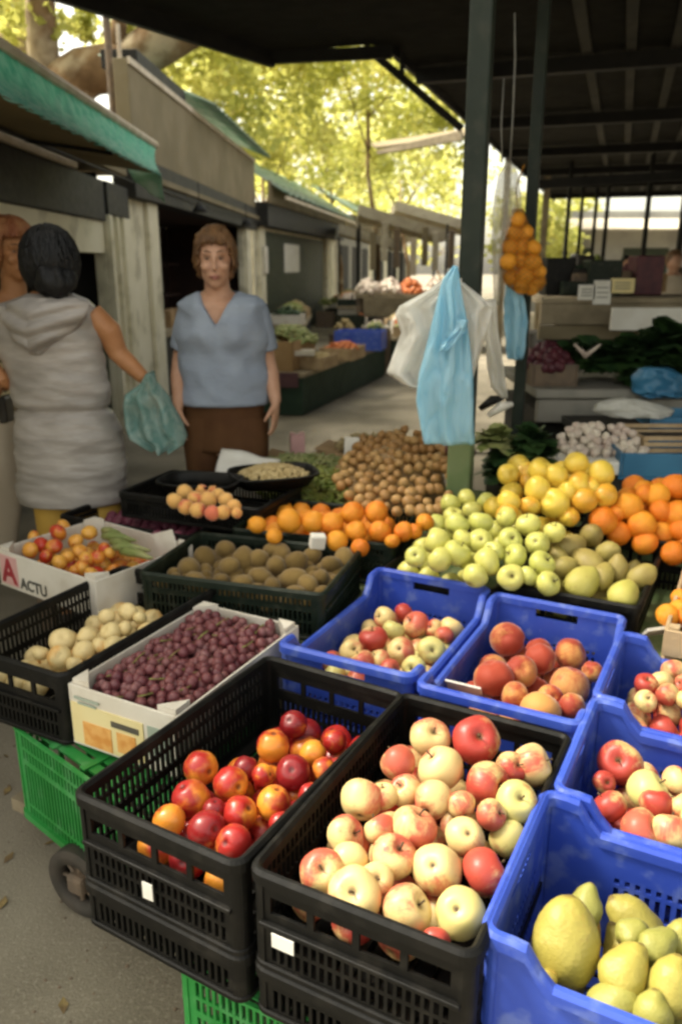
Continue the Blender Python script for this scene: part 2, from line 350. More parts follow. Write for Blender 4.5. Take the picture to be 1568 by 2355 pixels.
FM = {
    'apple': meshes('apple', 'apple', lambda k: apple_mb(k), 4),
    'green apple': meshes('green_apple', 'greenapple', lambda k: apple_mb(k + 5), 3),
    'yellow apple': meshes('yellow_apple', 'yellow', lambda k: apple_mb(k + 11, .96, .16), 3),
    'cream fruit': meshes('pale_apple', 'cream', lambda k: apple_mb(k + 21, .93, .18), 3),
    'nectarine': meshes('nectarine', 'nectarine', lambda k: round_mb(k, .97, .05, .16, groove=.06), 3),
    'peach': meshes('peach', 'peach', lambda k: round_mb(k + 4, .95, .06, .18, groove=.09), 3),
    'pale peach': meshes('pale_peach', 'palepeach', lambda k: round_mb(k + 7, .96, .06, .15, 16, 10, groove=.08), 2),
    'tomato': meshes('tomato', 'tomato', lambda k: round_mb(k + 9, .86, .08, .10, 20, 12), 3),
    'orange': meshes('orange', 'orange', lambda k: round_mb(k + 12, .95, .05, .05), 3),
    'quince': meshes('quince', 'quince', lambda k: pear_mb(k + 2, 1.36, .48, .15), 3),
    'pear': meshes('pear', 'pear', lambda k: pear_mb(k + 6, 1.2, .32, .12, 20, 14), 3),
    'kiwi': meshes('kiwi', 'kiwi', lambda k: round_mb(k + 15, 1.22, .06, .0, 18, 12), 3),
    'onion': meshes('onion', 'onion', lambda k: pear_mb(k + 20, 1.0, .25, .05, 14, 10), 3),
    'plum': meshes('plum', 'plum', lambda k: round_mb(k + 25, 1.15, .04, .1, 16, 10), 2),
    'garlic bulb': meshes('garlic_bulb', 'garlic', lambda k: pear_mb(k + 31, .9, .55, .10, 14, 10), 3),
}
STEM = MB().tube([(0, 0, .56), (.03, .0, .78), (.10, .03, 1.0)], [.045, .035, .055], 6).mesh('stem', M['stem'], True)
CALYX = MB().tube([(0, 0, -.62), (0, 0, -.70), (0, 0, -.735)], [.10, .10, .05], 8).mesh('calyx', M['stem'], True)
ORD = ['first', 'second', 'third', 'fourth', 'fifth', 'sixth', 'seventh', 'eighth', 'ninth', 'tenth', 'eleventh', 'twelfth', 'thirteenth', 'fourteenth', 'fifteenth', 'sixteenth', 'seventeenth', 'eighteenth', 'nineteenth', 'twentieth', 'twenty-first', 'twenty-second', 'twenty-third', 'twenty-fourth', 'twenty-fifth']
BIGQ = lump(lump(pear_mb(77, 1.38, .24, .05, 40, 32), .06, 1.5, 5), .02, 4.0, 8).mesh('quince', M['quince'], True)
# tone -> (words, colour: blush amount, base hue, blush depth)
TONES = {
    'apple': {'c': ('cream yellow', (.35, .2, .1)), 'p': ('pink blushed', (.60, .25, .15)), 'r': ('red', (.74, .3, .7)), 'g': ('pale green', (.18, .85, .2))},
    'green apple': {'g': ('light green', (0, .5, 0)), 't': ('dull tan green', (0, .2, 0)), 'y': ('yellowish green', (0, .1, 0))},
    'yellow apple': {'y': ('bright yellow', (.05, .3, 0)), 'o': ('orange yellow', (.55, .6, .5))},
    'cream fruit': {'c': ('cream yellow', (.12, .3, 0)), 'o': ('warm cream', (.45, .3, 0))},
    'nectarine': {'o': ('orange and red', (.50, .4, .15)), 'r': ('red', (.78, .5, .3)), 'd': ('dark red', (1.0, .5, .85)), 'y': ('red and yellow', (.52, .15, .2))},
    'peach': {'r': ('deep red', (.72, .5, .55)), 'o': ('orange red', (.68, .4, .25)), 't': ('tan', (.56, .8, .5)), 'y': ('yellow', (.36, .2, .2))},
    'pale peach': {'p': ('pink', (.6, .4, .3)), 'c': ('pale yellow', (.15, .1, .2)), 'o': ('apricot coloured', (.3, .8, .2))},
    'tomato': {'r': ('red', (.85, .5, .6)), 'o': ('pale orange', (.25, .35, .2)), 'd': ('dark orange', (.6, .9, .3)), 'y': ('yellow', (.05, .05, .2))},
    'orange': {'o': ('bright orange', (.4, .4, 0)), 'y': ('golden orange', (.1, .1, 0)), 'd': ('deep orange', (.7, .8, 0))},
    'quince': {'y': ('yellow', (.3, .2, .2)), 'g': ('greenish yellow', (.1, .8, .2)), 'o': ('golden', (.5, .1, .3))},
    'pear': {'b': ('brown', (0, .2, 0)), 'g': ('green yellow', (0, .85, 0))},
    'kiwi': {'b': ('fuzzy brown', (0, .3, 0)), 'l': ('light brown', (0, .05, 0)), 'd': ('dark brown', (0, .8, 0))},
    'onion': {'b': ('brown', (0, .3, 0)), 'l': ('pale brown', (0, .9, 0)), 'r': ('reddish brown', (0, .0, 0))},
    'plum': {'p': ('dusky purple', (0, .6, 0))},
    'garlic bulb': {'w': ('white', (0, .5, 0))},
}
def put(kind, p, r, tone, label, group, parts=False, rot=None, scale=None):
    me = rnd.choice(FM[kind]); o = bpy.data.objects.new(kind.replace(' ', '_') if kind != 'cream fruit' else 'pale_apple', me); COL.objects.link(o)
    o.location = p; s = scale or (1, rnd.uniform(.95, 1.05), rnd.uniform(.92, 1.07))
    o.scale = (r * s[0], r * s[1], r * s[2])
    o.rotation_euler = rot if rot is not None else (rnd.uniform(-1.2, 1.2), rnd.uniform(-1.2, 1.2), rnd.uniform(0, 6.28))
    c = TONES[kind][tone][1]; j = lambda v, a: min(1, max(0, v + rnd.uniform(-a, a)))
    o.color = (j(c[0], .06), j(c[1], .12), j(c[2], .1), 1)
    tag(o, label, 'pale apple' if kind == 'cream fruit' else kind, group)
    if parts:
        for me2, nm in ((STEM, 'stem'), (CALYX, 'calyx')):
            k = bpy.data.objects.new(nm, me2); COL.objects.link(k); k.parent = o
    return o
def up_rot(p, tilt=.0, spin=0, flip=False):
    """axis of the fruit turned towards the viewer's side of the crate: flip shows the calyx, else the stalk end"""
    d = (Vector((0, 0, CAMH)) - p).normalized() + Vector((tilt, 0, .3)); d.normalize()
    if flip: d = -d
    q = Vector((0, 0, 1)).rotation_difference(d); return (q @ Euler((0, 0, spin)).to_quaternion()).to_euler()
def keepin(p, r, box):
    c, ang, L, W = box; d = (p - Vector((0, 0, CAMH))).normalized(); ca, sa = math.cos(ang), math.sin(ang); m = .014; p = p.copy()
    for _ in range(14):
        dx, dy = p.x - c[0], p.y - c[1]; lx, ly = dx * ca + dy * sa, -dx * sa + dy * ca
        ox = max(0, abs(lx) - (W / 2 - m - r * .88)); oy = max(0, abs(ly) - (L / 2 - m - r * .88))
        if ox < 1e-4 and oy < 1e-4: break
        far = (p.x - c[0]) * d.x + (p.y - c[1]) * d.y < 0
        if far and _ < 7 and p.z > .50: p += d * .010
        else:
            lx = max(-(W / 2 - m - r * .88), min(W / 2 - m - r * .88, lx)); ly = max(-(L / 2 - m - r * .88), min(L / 2 - m - r * .88, ly))
            p.x, p.y = c[0] + lx * ca - ly * sa, c[1] + lx * sa + ly * ca
    return p
def fruits(kind, pts, z, where, group, parts=False, rfix=None, noun=None, up=True, box=None):
    """pts: px, py, r(px), tone[, 'k' calyx towards viewer | 's' stalk towards viewer | 'u' upright]"""
    if not pts: return []
    pos = []
    for q in pts:
        zz = z(q[0], q[1]) if callable(z) else z
        pos.append(atz(q[0], q[1], zz) if not isinstance(zz, Vector) else zz)
    mr = sum(q[2] for q in pts) / len(pts)
    order = sorted(range(len(pts)), key=lambda i: -pts[i][1]); rows = []; cur = []; y0 = None
    for i in order:
        if y0 is None or y0 - pts[i][1] > mr * 1.15:
            if cur: rows.append(cur)
            cur = []; y0 = pts[i][1]
        cur.append(i)
    rows.append(cur); out = []
    for ri, row in enumerate(rows):
        row.sort(key=lambda i: pts[i][0])
        for ci, i in enumerate(row):
            q = pts[i]; p = pos[i]; r = (rfix or q[2] * dep(p) / FPX) * (1.05 if box else 1) * rnd.uniform(.94, 1.06)
            if box: p = keepin(p, r, box)
            tone = TONES[kind][q[3]][0]; n = noun or kind
            ww = ORD[ci] + ' from left' if len(row) > 1 else 'alone'
            label = f"{tone} {n} {where}, {ww} in {ORD[ri] if ri < len(ORD) else 'last'} row from front"
            fl = q[4] if len(q) > 4 else ''
            rot = up_rot(p, rnd.uniform(-.3, .3), rnd.uniform(0, 6.28), fl == 'k') if fl in ('k', 's') else ((rnd.uniform(-.3, .3), rnd.uniform(-.3, .3), rnd.uniform(0, 6.28)) if fl == 'u' else None)
            out.append(put(kind, p, r, q[3], label, group, parts, rot))
    return out
def fill(kind, c, ang, L, W, z, r, tones, label, group, skip=.0, zf=None):
    ca, sa = math.cos(ang), math.sin(ang); y = -L / 2 + r; k = 0
    while y <= L / 2 - r + 1e-6:
        x = -W / 2 + r + (r if k % 2 else 0)
        while x <= W / 2 - r + 1e-6:
            if rnd.random() >= skip:
                lx, ly = x + rnd.uniform(-.1, .1) * r, y + rnd.uniform(-.1, .1) * r
                p = Vector((c[0] + lx * ca - ly * sa, c[1] + lx * sa + ly * ca, z + rnd.uniform(-.15, .15) * r))
                if zf: p.z = zf(p) + rnd.uniform(-.15, .15) * r
                put(kind, p, r, rnd.choice(tones), label, group)
            x += 2.03 * r
        y += 1.78 * r; k += 1

# ------------------------------------------------------------------ crates
def panel(xs, zs, hole, th):
    mb = MB(); nx, nz_ = len(xs) - 1, len(zs) - 1
    solid = lambda i, j: 0 <= i < nx and 0 <= j < nz_ and not hole(i, j)
    idx = {}
    def V(i, j, s):
        k = (i, j, s)
        if k not in idx: idx[k] = len(mb.v); mb.v.append(Vector((xs[i], s * th / 2, zs[j])))
        return idx[k]
    for i in range(nx):
        for j in range(nz_):
            if not solid(i, j): continue
            mb.f.append((V(i, j, -1), V(i + 1, j, -1), V(i + 1, j + 1, -1), V(i, j + 1, -1)))
            mb.f.append((V(i, j, 1), V(i, j + 1, 1), V(i + 1, j + 1, 1), V(i + 1, j, 1)))
            for (di, dj, a, b) in ((-1, 0, (i, j), (i, j + 1)), (1, 0, (i + 1, j), (i + 1, j + 1)), (0, -1, (i, j), (i + 1, j)), (0, 1, (i, j + 1), (i + 1, j + 1))):
                if not solid(i + di, j + dj): mb.f.append((V(*a, -1), V(*b, -1), V(*b, 1), V(*a, 1)))
    return mb
def slots(half, pitch, w, edge):
    """column lines: solid margin up to edge, then alternating bar and slot"""
    xs = [-half]; hol = []; n = max(1, int((2 * edge) / pitch)); s = -n * pitch / 2
    for k in range(n):
        a = s + k * pitch + (pitch - w) / 2
        xs += [a, a + w]; hol += [False, True]
    xs.append(half); hol.append(False); return xs, hol
def rimloop(L, W, r, w, h, zf, n=5):
    path = []
    for (sx, sy, a0) in ((1, 1, 0), (-1, 1, 90), (-1, -1, 180), (1, -1, 270)):
        for k in range(n + 1):
            a = R(a0 + 90 * k / n); path.append((sx * (W / 2 - r) + r * math.cos(a), sy * (L / 2 - r) + r * math.sin(a)))
    full = []
    for i, p in enumerate(path):
        q = path[(i + 1) % len(path)]; full.append(p); d = math.hypot(q[0] - p[0], q[1] - p[1])
        if d > .06:
            m = int(d / .02)
            full += [(p[0] + (q[0] - p[0]) * k / m, p[1] + (q[1] - p[1]) * k / m) for k in range(1, m)]
    mb = MB(); rings = []; N = len(full)
    for i, p in enumerate(full):
        a, b = full[i - 1], full[(i + 1) % N]; t = Vector((b[0] - a[0], b[1] - a[1], 0)).normalized(); nn = Vector((t.y, -t.x, 0)); z = zf(p)
        c = Vector((p[0], p[1], z)); e = .25 * h
        rings.append([c + nn * w / 2 + Vector((0, 0, -h / 2)), c + nn * w / 2 + Vector((0, 0, h / 2 - e)), c + nn * (w / 2 - e) + Vector((0, 0, h / 2)), c - nn * (w / 2 - e) + Vector((0, 0, h / 2)), c - nn * w / 2 + Vector((0, 0, h / 2 - e)), c - nn * w / 2 + Vector((0, 0, -h / 2))])
    mb.loft(rings + [rings[0]], True, False); return mb
def make_crate(name, label, L, W, H, mat, style, group=None):
    t = thing(name, label, 'crate', group=group); th = .006; P = .020
    if style == 'blue': dip = .055
    else: dip = .022 if style == 'blackdip' else 0
    def zt(y):
        if not dip: return H
        a = L / 2 - abs(y); return H - dip * min(1, max(0, (a - .065) / .035))
    for s in (-1, 1):                                   # long walls
        half = L / 2 - P
        if style == 'blue':
            xs, hol = slots(half, .0175, .0085, L / 2 - .13); xs2 = [-half, -half + .045, -half + .082] ; 
            zs = [.01, .05, .085, .093, .135, .143, .155, H - .07, H - .012]; rows = {1: 1, 3: 1, 5: 1}
        else:
            xs, hol = slots(half, .0145, .0085, half - .012)
            zs = [.006, .016, .05, .058, .085, .10, H - .055, H - .047, H - .024, H - .012]; rows = {1: 1, 3: 1, 5: 1, 7: 1}
            if H < .15: zs = [.006, .016, H - .045, H - .035, H - .018, H - .012]; rows = {1: 1, 3: 1}
        mb = panel(xs, zs, lambda i, j: hol[i] and j in rows, th); top = zs[-1]
        if dip:
            ex = [v for v in (-half, )]
            mb = panel(sorted(set(xs + [-(L / 2 - .065), L / 2 - .065, -(L / 2 - .10), L / 2 - .10])), zs,
                       lambda i, j, X=sorted(set(xs + [-(L / 2 - .065), L / 2 - .065, -(L / 2 - .10), L / 2 - .10])): j in rows and any(hol[k] and xs[k] - 1e-6 <= (X[i] + X[i + 1]) / 2 <= xs[k + 1] for k in range(len(hol))), th)
            mb.warp(lambda v: Vector((v.x, v.y, min(v.z, zt(v.x) - .012))) if v.z > top - .075 else v)
        mb.xf(Matrix.Translation((s * (W / 2 - .009), 0, 0)) @ Matrix.Rotation(R(90), 4, 'Z')).build('side_wall', mat, t, local=True)
    for s in (-1, 1):                                   # short walls
        half = W / 2 - P
        if style == 'blue':
            xs, hol = slots(half, .0155, .008, W / 2 - .065); zs = [.01, .05, .095, .105, .15, .158, .168, H - .05, H - .024, H - .012]; rows = {1: 1, 3: 1, 5: 1}
            hx = lambda i: -.055 < (xs[i] + xs[i + 1]) / 2 < .055
            mb = panel(xs, zs, lambda i, j: (hol[i] and j in rows) or (j == 7 and hx(i)), th)
        else:
            if H >= .15:
                base = sorted([-half] + [a + k * .078 for k in (-2, -1, 0, 1) for a in (.006, .072)] + [half])
                xs, hol = slots(half, .0145, .0085, half - .012); X = sorted(set(xs + [b for b in base]))
                big = lambda m: any(k * .078 + .006 < m < k * .078 + .072 for k in (-2, -1, 0, 1))
                zs = [.006, .016, .045, .053, .082, .098, .110, H - .048, H - .034, H - .012]
                fine = lambda m: any(hol[k] and xs[k] - 1e-6 <= m <= xs[k + 1] for k in range(len(hol)))
                mb = panel(X, zs, lambda i, j: (j in (1, 3) and fine((X[i] + X[i + 1]) / 2)) or (j == 6 and big((X[i] + X[i + 1]) / 2)), th)
            else:
                xs, hol = slots(half, .0145, .0085, half - .012); zs = [.006, .016, H - .045, H - .035, H - .018, H - .012]
                mb = panel(xs, zs, lambda i, j: hol[i] and j in (1, 3), th)
        mb.xf(Matrix.Translation((0, s * (L / 2 - .009), 0))).build('end_wall', mat, t, local=True)
        if style != 'blue' and H >= .15:                # stiffening ribs outside
            MB().box((0, s * (L / 2 - .002), .090), (W - 2 * P, .011, .009)).build('rib', mat, t, local=True, bevel=.002)
    for sx in (-1, 1):
        for sy in (-1, 1):
            r = .020; pts = [(sx * (W / 2 - .003 - r), sy * (L / 2 - .003 - r))]
            mb = MB(); a0 = {(1, 1): 0, (-1, 1): 90, (-1, -1): 180, (1, -1): 270}[(sx, sy)]; o_, i_ = [], []
            for k in range(7):
                a = R(a0 - 8 + 106 * k / 6); o_.append((pts[0][0] + r * math.cos(a), pts[0][1] + r * math.sin(a))); i_.append((pts[0][0] + (r - .006) * math.cos(a), pts[0][1] + (r - .006) * math.sin(a)))
            mb.prism(o_ + i_[::-1], 0, H - .012).build('corner_post', mat, t, local=True, smooth=False)
    rimloop(L - .012, W - .012, .020, .017 if style != 'blue' else .020, .024, lambda p: (zt(p[1]) if abs(p[0]) > W / 2 - .03 else H) - .012).build('rim', mat, t, local=True)
    rimloop(L - .008, W - .008, .021, .008, .010, lambda p: .006).build('foot_rim', mat, t, local=True)
    b = MB(); nb = 9
    for k in range(nb):
        x = -W / 2 + .02 + (W - .04) * (k + .5) / nb; b.box((x, 0, .008), ((W - .04) / nb * .7, L - .03, .006))
    for k in range(5): b.box((0, -L / 2 + .04 + (L - .08) * k / 4, .0025), (W - .03, .02, .005))
    b.build('floor_grid', mat, t, local=True)
    return t
ANG = R(-27.5); UX = Vector((math.cos(ANG), math.sin(ANG), 0)); VY = Vector((-math.sin(ANG), math.cos(ANG), 0))
def place(t, c, z, rz, label=None, group=None):
    t.location = (c[0], c[1], z); t.rotation_euler = (0, 0, rz); ORG[t.name] = Vector(t.location)
    if label: t['label'] = label
    if group: t['group'] = group
    return t
GB, GL = 'black fruit crates', 'blue fruit crates'
RIM = .60; DECK = .31
blk = make_crate('black_crate', '', .612, .375, .19, M['blackp'], 'black', GB)
low = make_crate('shallow_crate', '', .612, .375, .10, M['blackp'], 'black', GB)
blu = make_crate('blue_crate', '', .60, .365, .29, M['bluep'], 'blue', GL)
used = set()
def crate(proto, c, z, rz, label):
    t = proto if proto.name not in used else copy_tree(proto)
    used.add(proto.name); return place(t, c, z, rz, label)
cA = (.160, 1.213); cN = (-.170, 1.388); cB1 = (.140, 1.985); cB2 = (.468, 1.785); cQ = (.548, .929); cB3 = (.733, 1.250); cB4 = (.903, 1.578)
crate(blk, cA, DECK + .10, ANG, 'black crate of cream and pink apples, nearest the viewer, white sticker on front')
crate(blk, cN, DECK + .10, ANG - R(2.5), 'black crate of red nectarines beside the printed grape carton')
crate(low, cA, DECK, ANG, 'shallow black crate under the black crate of cream apples')
crate(low, cN, DECK, ANG - R(2.5), 'shallow black crate under the black crate of nectarines')
crate(blu, cB1, DECK, ANG, 'blue crate of small apples beside the dark kiwi crate')
crate(blu, cB2, DECK, ANG, 'blue crate of deep red peaches with white paper in corner')
crate(blu, cQ, DECK, ANG + R(90), 'blue crate of yellow quinces at the front corner')
crate(blu, cB3, DECK, ANG + R(90), 'blue crate of red and cream apples behind the quinces')
crate(blu, cB4, DECK, ANG + R(90), 'blue crate of pale pink apples below the wooden box of orange fruit')
# ------------------------------------------------------------------ fruit in the front crates, laid by the photo's pile
def D9(l): return [(x * .625 + 588, y * .625 + 1568, r * .625, *q) for x, y, r, *q in l]
def D8(l): return [(x / 2, y / 2 + 1568, r / 2, *q) for x, y, r, *q in l]
def D7(l): return [(x / 2 + 784, y / 2 + 980, r / 2, *q) for x, y, r, *q in l]
def D4(l): return [(x * .4375 + 539, y * .4375 + 588, r * .4375, *q) for x, y, r, *q in l]
def D6(l): return [(x / 2, y / 2 + 1127, r / 2, *q) for x, y, r, *q in l]
def D3(l): return [(x * .3125, y * .3125 + 1078, r * .3125, *q) for x, y, r, *q in l]
def lerpz(y0, z0, y1, z1): return lambda px, py: z0 + (z1 - z0) * (py - y0) / (y1 - y0)

A = D9([(640, 205, 70, 'c'), (810, 215, 82, 'r', 's'), (525, 300, 66, 'p'), (680, 320, 80, 'c'), (850, 375, 80, 'r'), (938, 318, 58, 'r'), (1070, 320, 70, 'c'),
        (390, 435, 78, 'c'), (550, 400, 58, 'p'), (650, 435, 70, 'p'), (755, 455, 54, 'c'), (865, 490, 56, 'p'), (995, 450, 76, 'g', 's'), (470, 420, 54, 'c'),
        (330, 565, 66, 'p'), (455, 545, 60, 'p'), (580, 540, 86, 'p'), (770, 570, 76, 'c', 'k'), (930, 580, 70, 'g'), (345, 655, 64, 'c'), (245, 700, 80, 'p', 's'),
        (505, 645, 80, 'p'), (665, 690, 85, 'c', 'k'), (840, 700, 80, 'r'), (365, 785, 96, 'c', 's'), (440, 730, 62, 'c'), (555, 840, 90, 'c'), (750, 850, 88, 'g', 'k'), (660, 955, 54, 'r')])
fruits('apple', A, lerpz(2160, .565, 1690, .605), 'in nearest black crate', 'apples in the nearest black crate', True, box=(cA, ANG, .612, .375))
fill('apple', cA, ANG, .52, .32, .495, .040, 'cpr', 'cream or pink apple of the lower layer in the nearest black crate', 'lower apples in the nearest black crate')
Nn = D8([(1255, 295, 70, 'o'), (1350, 195, 60, 'd'), (1440, 330, 56, 'y'), (1540, 275, 56, 'r'), (1350, 420, 75, 'd', 's'), (925, 395, 75, 'o'), (1060, 470, 75, 'o'), (880, 540, 82, 'r'),
         (780, 640, 72, 'o'), (1210, 430, 54, 'y'), (1130, 400, 54, 'd'), (1260, 560, 80, 'y'), (1105, 605, 80, 'o'), (1430, 525, 58, 'r'), (950, 680, 80, 'd'), (1075, 745, 80, 'r'),
         (985, 590, 54, 'd'), (1290, 650, 54, 'r'), (1490, 405, 52, 'r'), (1555, 390, 44, 'r')])
fruits('nectarine', Nn, lerpz(1940, .545, 1670, .545), 'in black crate', 'nectarines in the black crate', False, box=(cN, ANG - R(2.5), .612, .375))
fill('nectarine', (cN[0] + UX.x * .045, cN[1] + UX.y * .045), ANG - R(2.5), .555, .26, .488, .036, 'drdo', 'dark red nectarine of the lower layer in the black crate', 'lower nectarines in the black crate')
B1 = D7([(200, 880, 46, 'c'), (290, 860, 46, 'r'), (345, 915, 60, 'p'), (240, 940, 48, 'g'), (150, 980, 60, 'r'), (50, 1035, 55, 'c', 's'), (275, 1035, 60, 'c', 'k'), (505, 930, 52, 'c'), (430, 930, 40, 'p'),
         (415, 1030, 58, 'g'), (100, 1085, 60, 'c'), (335, 1110, 52, 'g'), (180, 1075, 46, 'c'), (222, 1120, 52, 'p'), (475, 965, 46, 'p')])
fruits('apple', B1, .52, 'in back left blue crate', 'apples in the back left blue crate', True, box=(cB1, ANG, 0.6, 0.365))
fill('apple', cB1, ANG, .53, .31, .468, .034, 'cpg', 'small pale apple of the lower layer in the back left blue crate', 'lower apples in the back left blue crate', .05)
B2 = D7([(765, 980, 76, 'r', 's'), (915, 1070, 66, 'o'), (1055, 1050, 76, 'r'), (700, 1160, 90, 'o'), (825, 1130, 72, 't', 's'), (1050, 1200, 95, 't'), (800, 1245, 70, 'o'), (915, 1310, 88, 'y'), (1060, 1290, 62, 'r'), (1160, 1130, 46, 't'), (960, 1245, 54, 'o')])
fruits('peach', B2, .545, 'in blue crate', 'peaches in the blue crate', False, box=(cB2, ANG, 0.6, 0.365))
fill('peach', cB2, ANG, .52, .30, .475, .041, 'rto', 'deep red peach of the lower layer in the blue crate', 'lower peaches in the blue crate', .05)
B4 = D7([(1530, 1120, 56, 'c'), (1470, 1180, 52, 'p'), (1400, 1190, 48, 'r'), (1500, 1235, 52, 'p'), (1400, 1265, 52, 'c'), (1575, 1190, 46, 'p'), (1590, 1260, 50, 'c')])
fruits('apple', B4, .535, 'in farthest right blue crate', 'apples in the farthest right blue crate', True, box=(cB4, ANG + R(90), 0.6, 0.365))
fill('apple', cB4, ANG + R(90), .53, .31, .475, .036, 'cpr', 'pale pink apple of the lower layer in the farthest right blue crate', 'lower apples in the farthest right blue crate', .05)
B3 = D9([(1340, 300, 76, 'r', 's'), (1440, 405, 72, 'g'), (1280, 370, 42, 'r'), (1300, 460, 66, 'r'), (1550, 370, 52, 'p'), (1415, 545, 78, 'p'), (1525, 555, 76, 'c'), (1470, 450, 58, 'r'), (1570, 465, 52, 'p'), (1640, 520, 70, 'c')])
fruits('apple', B3, .535, 'in blue crate behind quinces', 'apples in the blue crate behind the quinces', True, box=(cB3, ANG + R(90), 0.6, 0.365))
fill('apple', cB3, ANG + R(90), .53, .31, .462, .038, 'rpr', 'red or pink apple of the lower layer in the blue crate behind the quinces', 'lower apples in the blue crate behind the quinces', .05)
# quinces: (px, py, r, tone, tilt of the long axis in the picture, elongation)
Q = D9([(1140, 955, 128, 'y', 8, 1.15), (1362, 1060, 96, 'y', 40, 1.0), (1388, 925, 60, 'g', 80, 1.0), (1480, 970, 72, 'g', 70, 1.05), (1530, 1110, 96, 'y', 20, 1.0), (1325, 1190, 100, 'g', 60, 1.0), (1460, 1225, 84, 'g', 10, 1.0), (1060, 1110, 56, 'o', 70, 1.0), (1560, 930, 56, 'g', 30, 1.0), (1215, 825, 70, 'g', 20, 1.0)])
qn = ['large yellow pear shaped quince, biggest of the quinces in the blue crate', 'smooth yellow quince to the right of the big pear shaped quince', 'small greenish quince against the back wall of the quince crate, left one', 'greenish yellow quince behind the smooth yellow quince', 'broad yellow quince at the right edge of the quince crate', 'greenish quince with brown scar in front of the smooth yellow quince', 'greenish quince at the bottom right of the quince crate', 'golden quince peeping out below the big pear shaped quince', 'greenish quince at the far right against the back wall of its crate', 'greenish quince tucked behind the top of the big pear shaped quince']
for (px, py, r, tone, tl, el), lb in zip(Q, qn):
    p = atz(px, py, .535); rr = r * dep(p) / FPX
    q = Matrix.Rotation(R(tl), 3, 'Y') @ Matrix.Rotation(R(-25), 3, 'X')
    p = keepin(p, rr * .95, (cQ, ANG + R(90), .60, .365)); put('quince', p, rr * 1.04, tone, lb, 'quinces in the blue crate', True, q.to_euler(), (1.02, 1, .72 * el + .1))
    if r > 75: ob = [o for o in COL.objects if o.get('label') == lb][0]; ob.data = BIGQ; ob.scale = (rr * 1.06, rr * .98, rr * .94)
fill('quince', cQ, ANG + R(90), .50, .29, .455, .045, 'yg', 'greenish yellow quince of the lower layer in the blue crate', 'lower quinces in the blue crate', .05)
MB().box((0, 0, 0), (.09, .006, .10)).xf(Matrix.Translation(atz(1072, 1570, .53) + Vector((0, 0, -.03))) @ Matrix.Rotation(ANG, 4, 'Z') @ Matrix.Rotation(R(35), 4, 'X')).build('paper_sheet', M['white'], None, bevel=.002)
tag(bpy.data.objects['paper_sheet'], 'folded white paper in the left corner of the blue crate of peaches', 'paper')

# ------------------------------------------------------------------ middle row: cream fruit, grape carton, tomato carton, kiwis
cC = (-.665, 1.993); cG = (-.372, 1.797)
crate(blk, cC, DECK + .10, ANG, 'black crate of cream yellow fruit left of the grape carton')
C = D3([(945, 1060, 70, 'c'), (790, 1090, 62, 'c'), (1030, 1100, 50, 'c'), (460, 1270, 95, 'c'), (640, 1240, 72, 'c'), (820, 1210, 76, 'c'), (920, 1180, 62, 'c'), (1080, 1200, 72, 'c'), (620, 1350, 82, 'c'), (440, 1390, 86, 'o'),
        (740, 1310, 72, 'o'), (840, 1310, 72, 'c'), (925, 1310, 72, 'c'), (790, 1395, 64, 'o'), (300, 1360, 56, 'c'), (1000, 1260, 54, 'c'), (905, 1385, 54, 'o'), (550, 1440, 60, 'c'), (680, 1440, 56, 'o')])
fruits('cream fruit', C, lerpz(1500, .555, 1400, .59), 'in left black crate', 'cream fruit in the left black crate', noun='fruit', box=(cC, ANG, 0.585, 0.375))
fill('cream fruit', cC, ANG, .52, .30, .485, .031, 'co', 'cream yellow fruit of the lower layer in the left black crate', 'lower cream fruit in the left black crate', .1)

def carton(name, label, c, ang, L, W, H, z, mat, flaps=True):
    t = thing(name, label, 'carton', (c[0], c[1], z), ang); th = .006
    MB().box((0, 0, th / 2), (W, L, th)).build('base', mat, t, local=True)
    for s in (-1, 1):
        MB().box((s * (W / 2 - th / 2), 0, H / 2 + th / 2), (th, L, H - th)).build('side_wall', mat, t, local=True, bevel=.0015)
        MB().box((0, s * (L / 2 - th / 2), H / 2 + th / 2), (W - 2 * th - .002, th, H - th)).build('end_wall', mat, t, local=True, bevel=.0015)
    for sx in (-1, 1):
        for sy in (-1, 1):
            a, b = sx * (W / 2 - th - .002), sy * (L / 2 - th - .002)
            MB().prism([(a, b), (a - sx * .05, b), (a, b - sy * .05)], th, H + .012).build('corner_gusset', mat, t, local=True)
    return t
cg = carton('grape_carton', 'white printed fruit carton full of dark red grapes beside nectarine crate', cG, ANG, .515, .315, .155, DECK + .112, M['carton'])
yy = -.515 / 2 - .0015
MB().box((-.045, yy, .060), (.215, .003, .105)).build('printed_panel', M['print_y'], cg, local=True)
MB().box((-.075, yy - .0025, .040), (.085, .002, .060)).build('printed_picture', M['print_o'], cg, local=True)
MB().box((.012, yy - .0025, .045), (.055, .002, .050)).build('printed_picture', M['print_o'], cg, local=True)
MB().box((.010, yy - .0025, .088), (.080, .002, .014)).build('printed_bar', M['print_d'], cg, local=True)
MB().box((-.10, yy - .0025, .128), (.075, .002, .006)).build('printed_bar', M['print_g'], cg, local=True)
MB().box((-.10, yy - .0025, .116), (.055, .002, .005)).build('printed_bar', M['print_g'], cg, local=True)
MB().box((.105, yy, .075), (.060, .003, .075)).build('printed_panel', M['print_g'], cg, local=True)
MB().box((-.02, .2485, .10), (.006, .002, .05)).build('printed_bar', M['print_d'], cg, local=True)
MB().box((-.045, .2485, .10), (.006, .002, .05)).build('printed_bar', M['print_d'], cg, local=True)
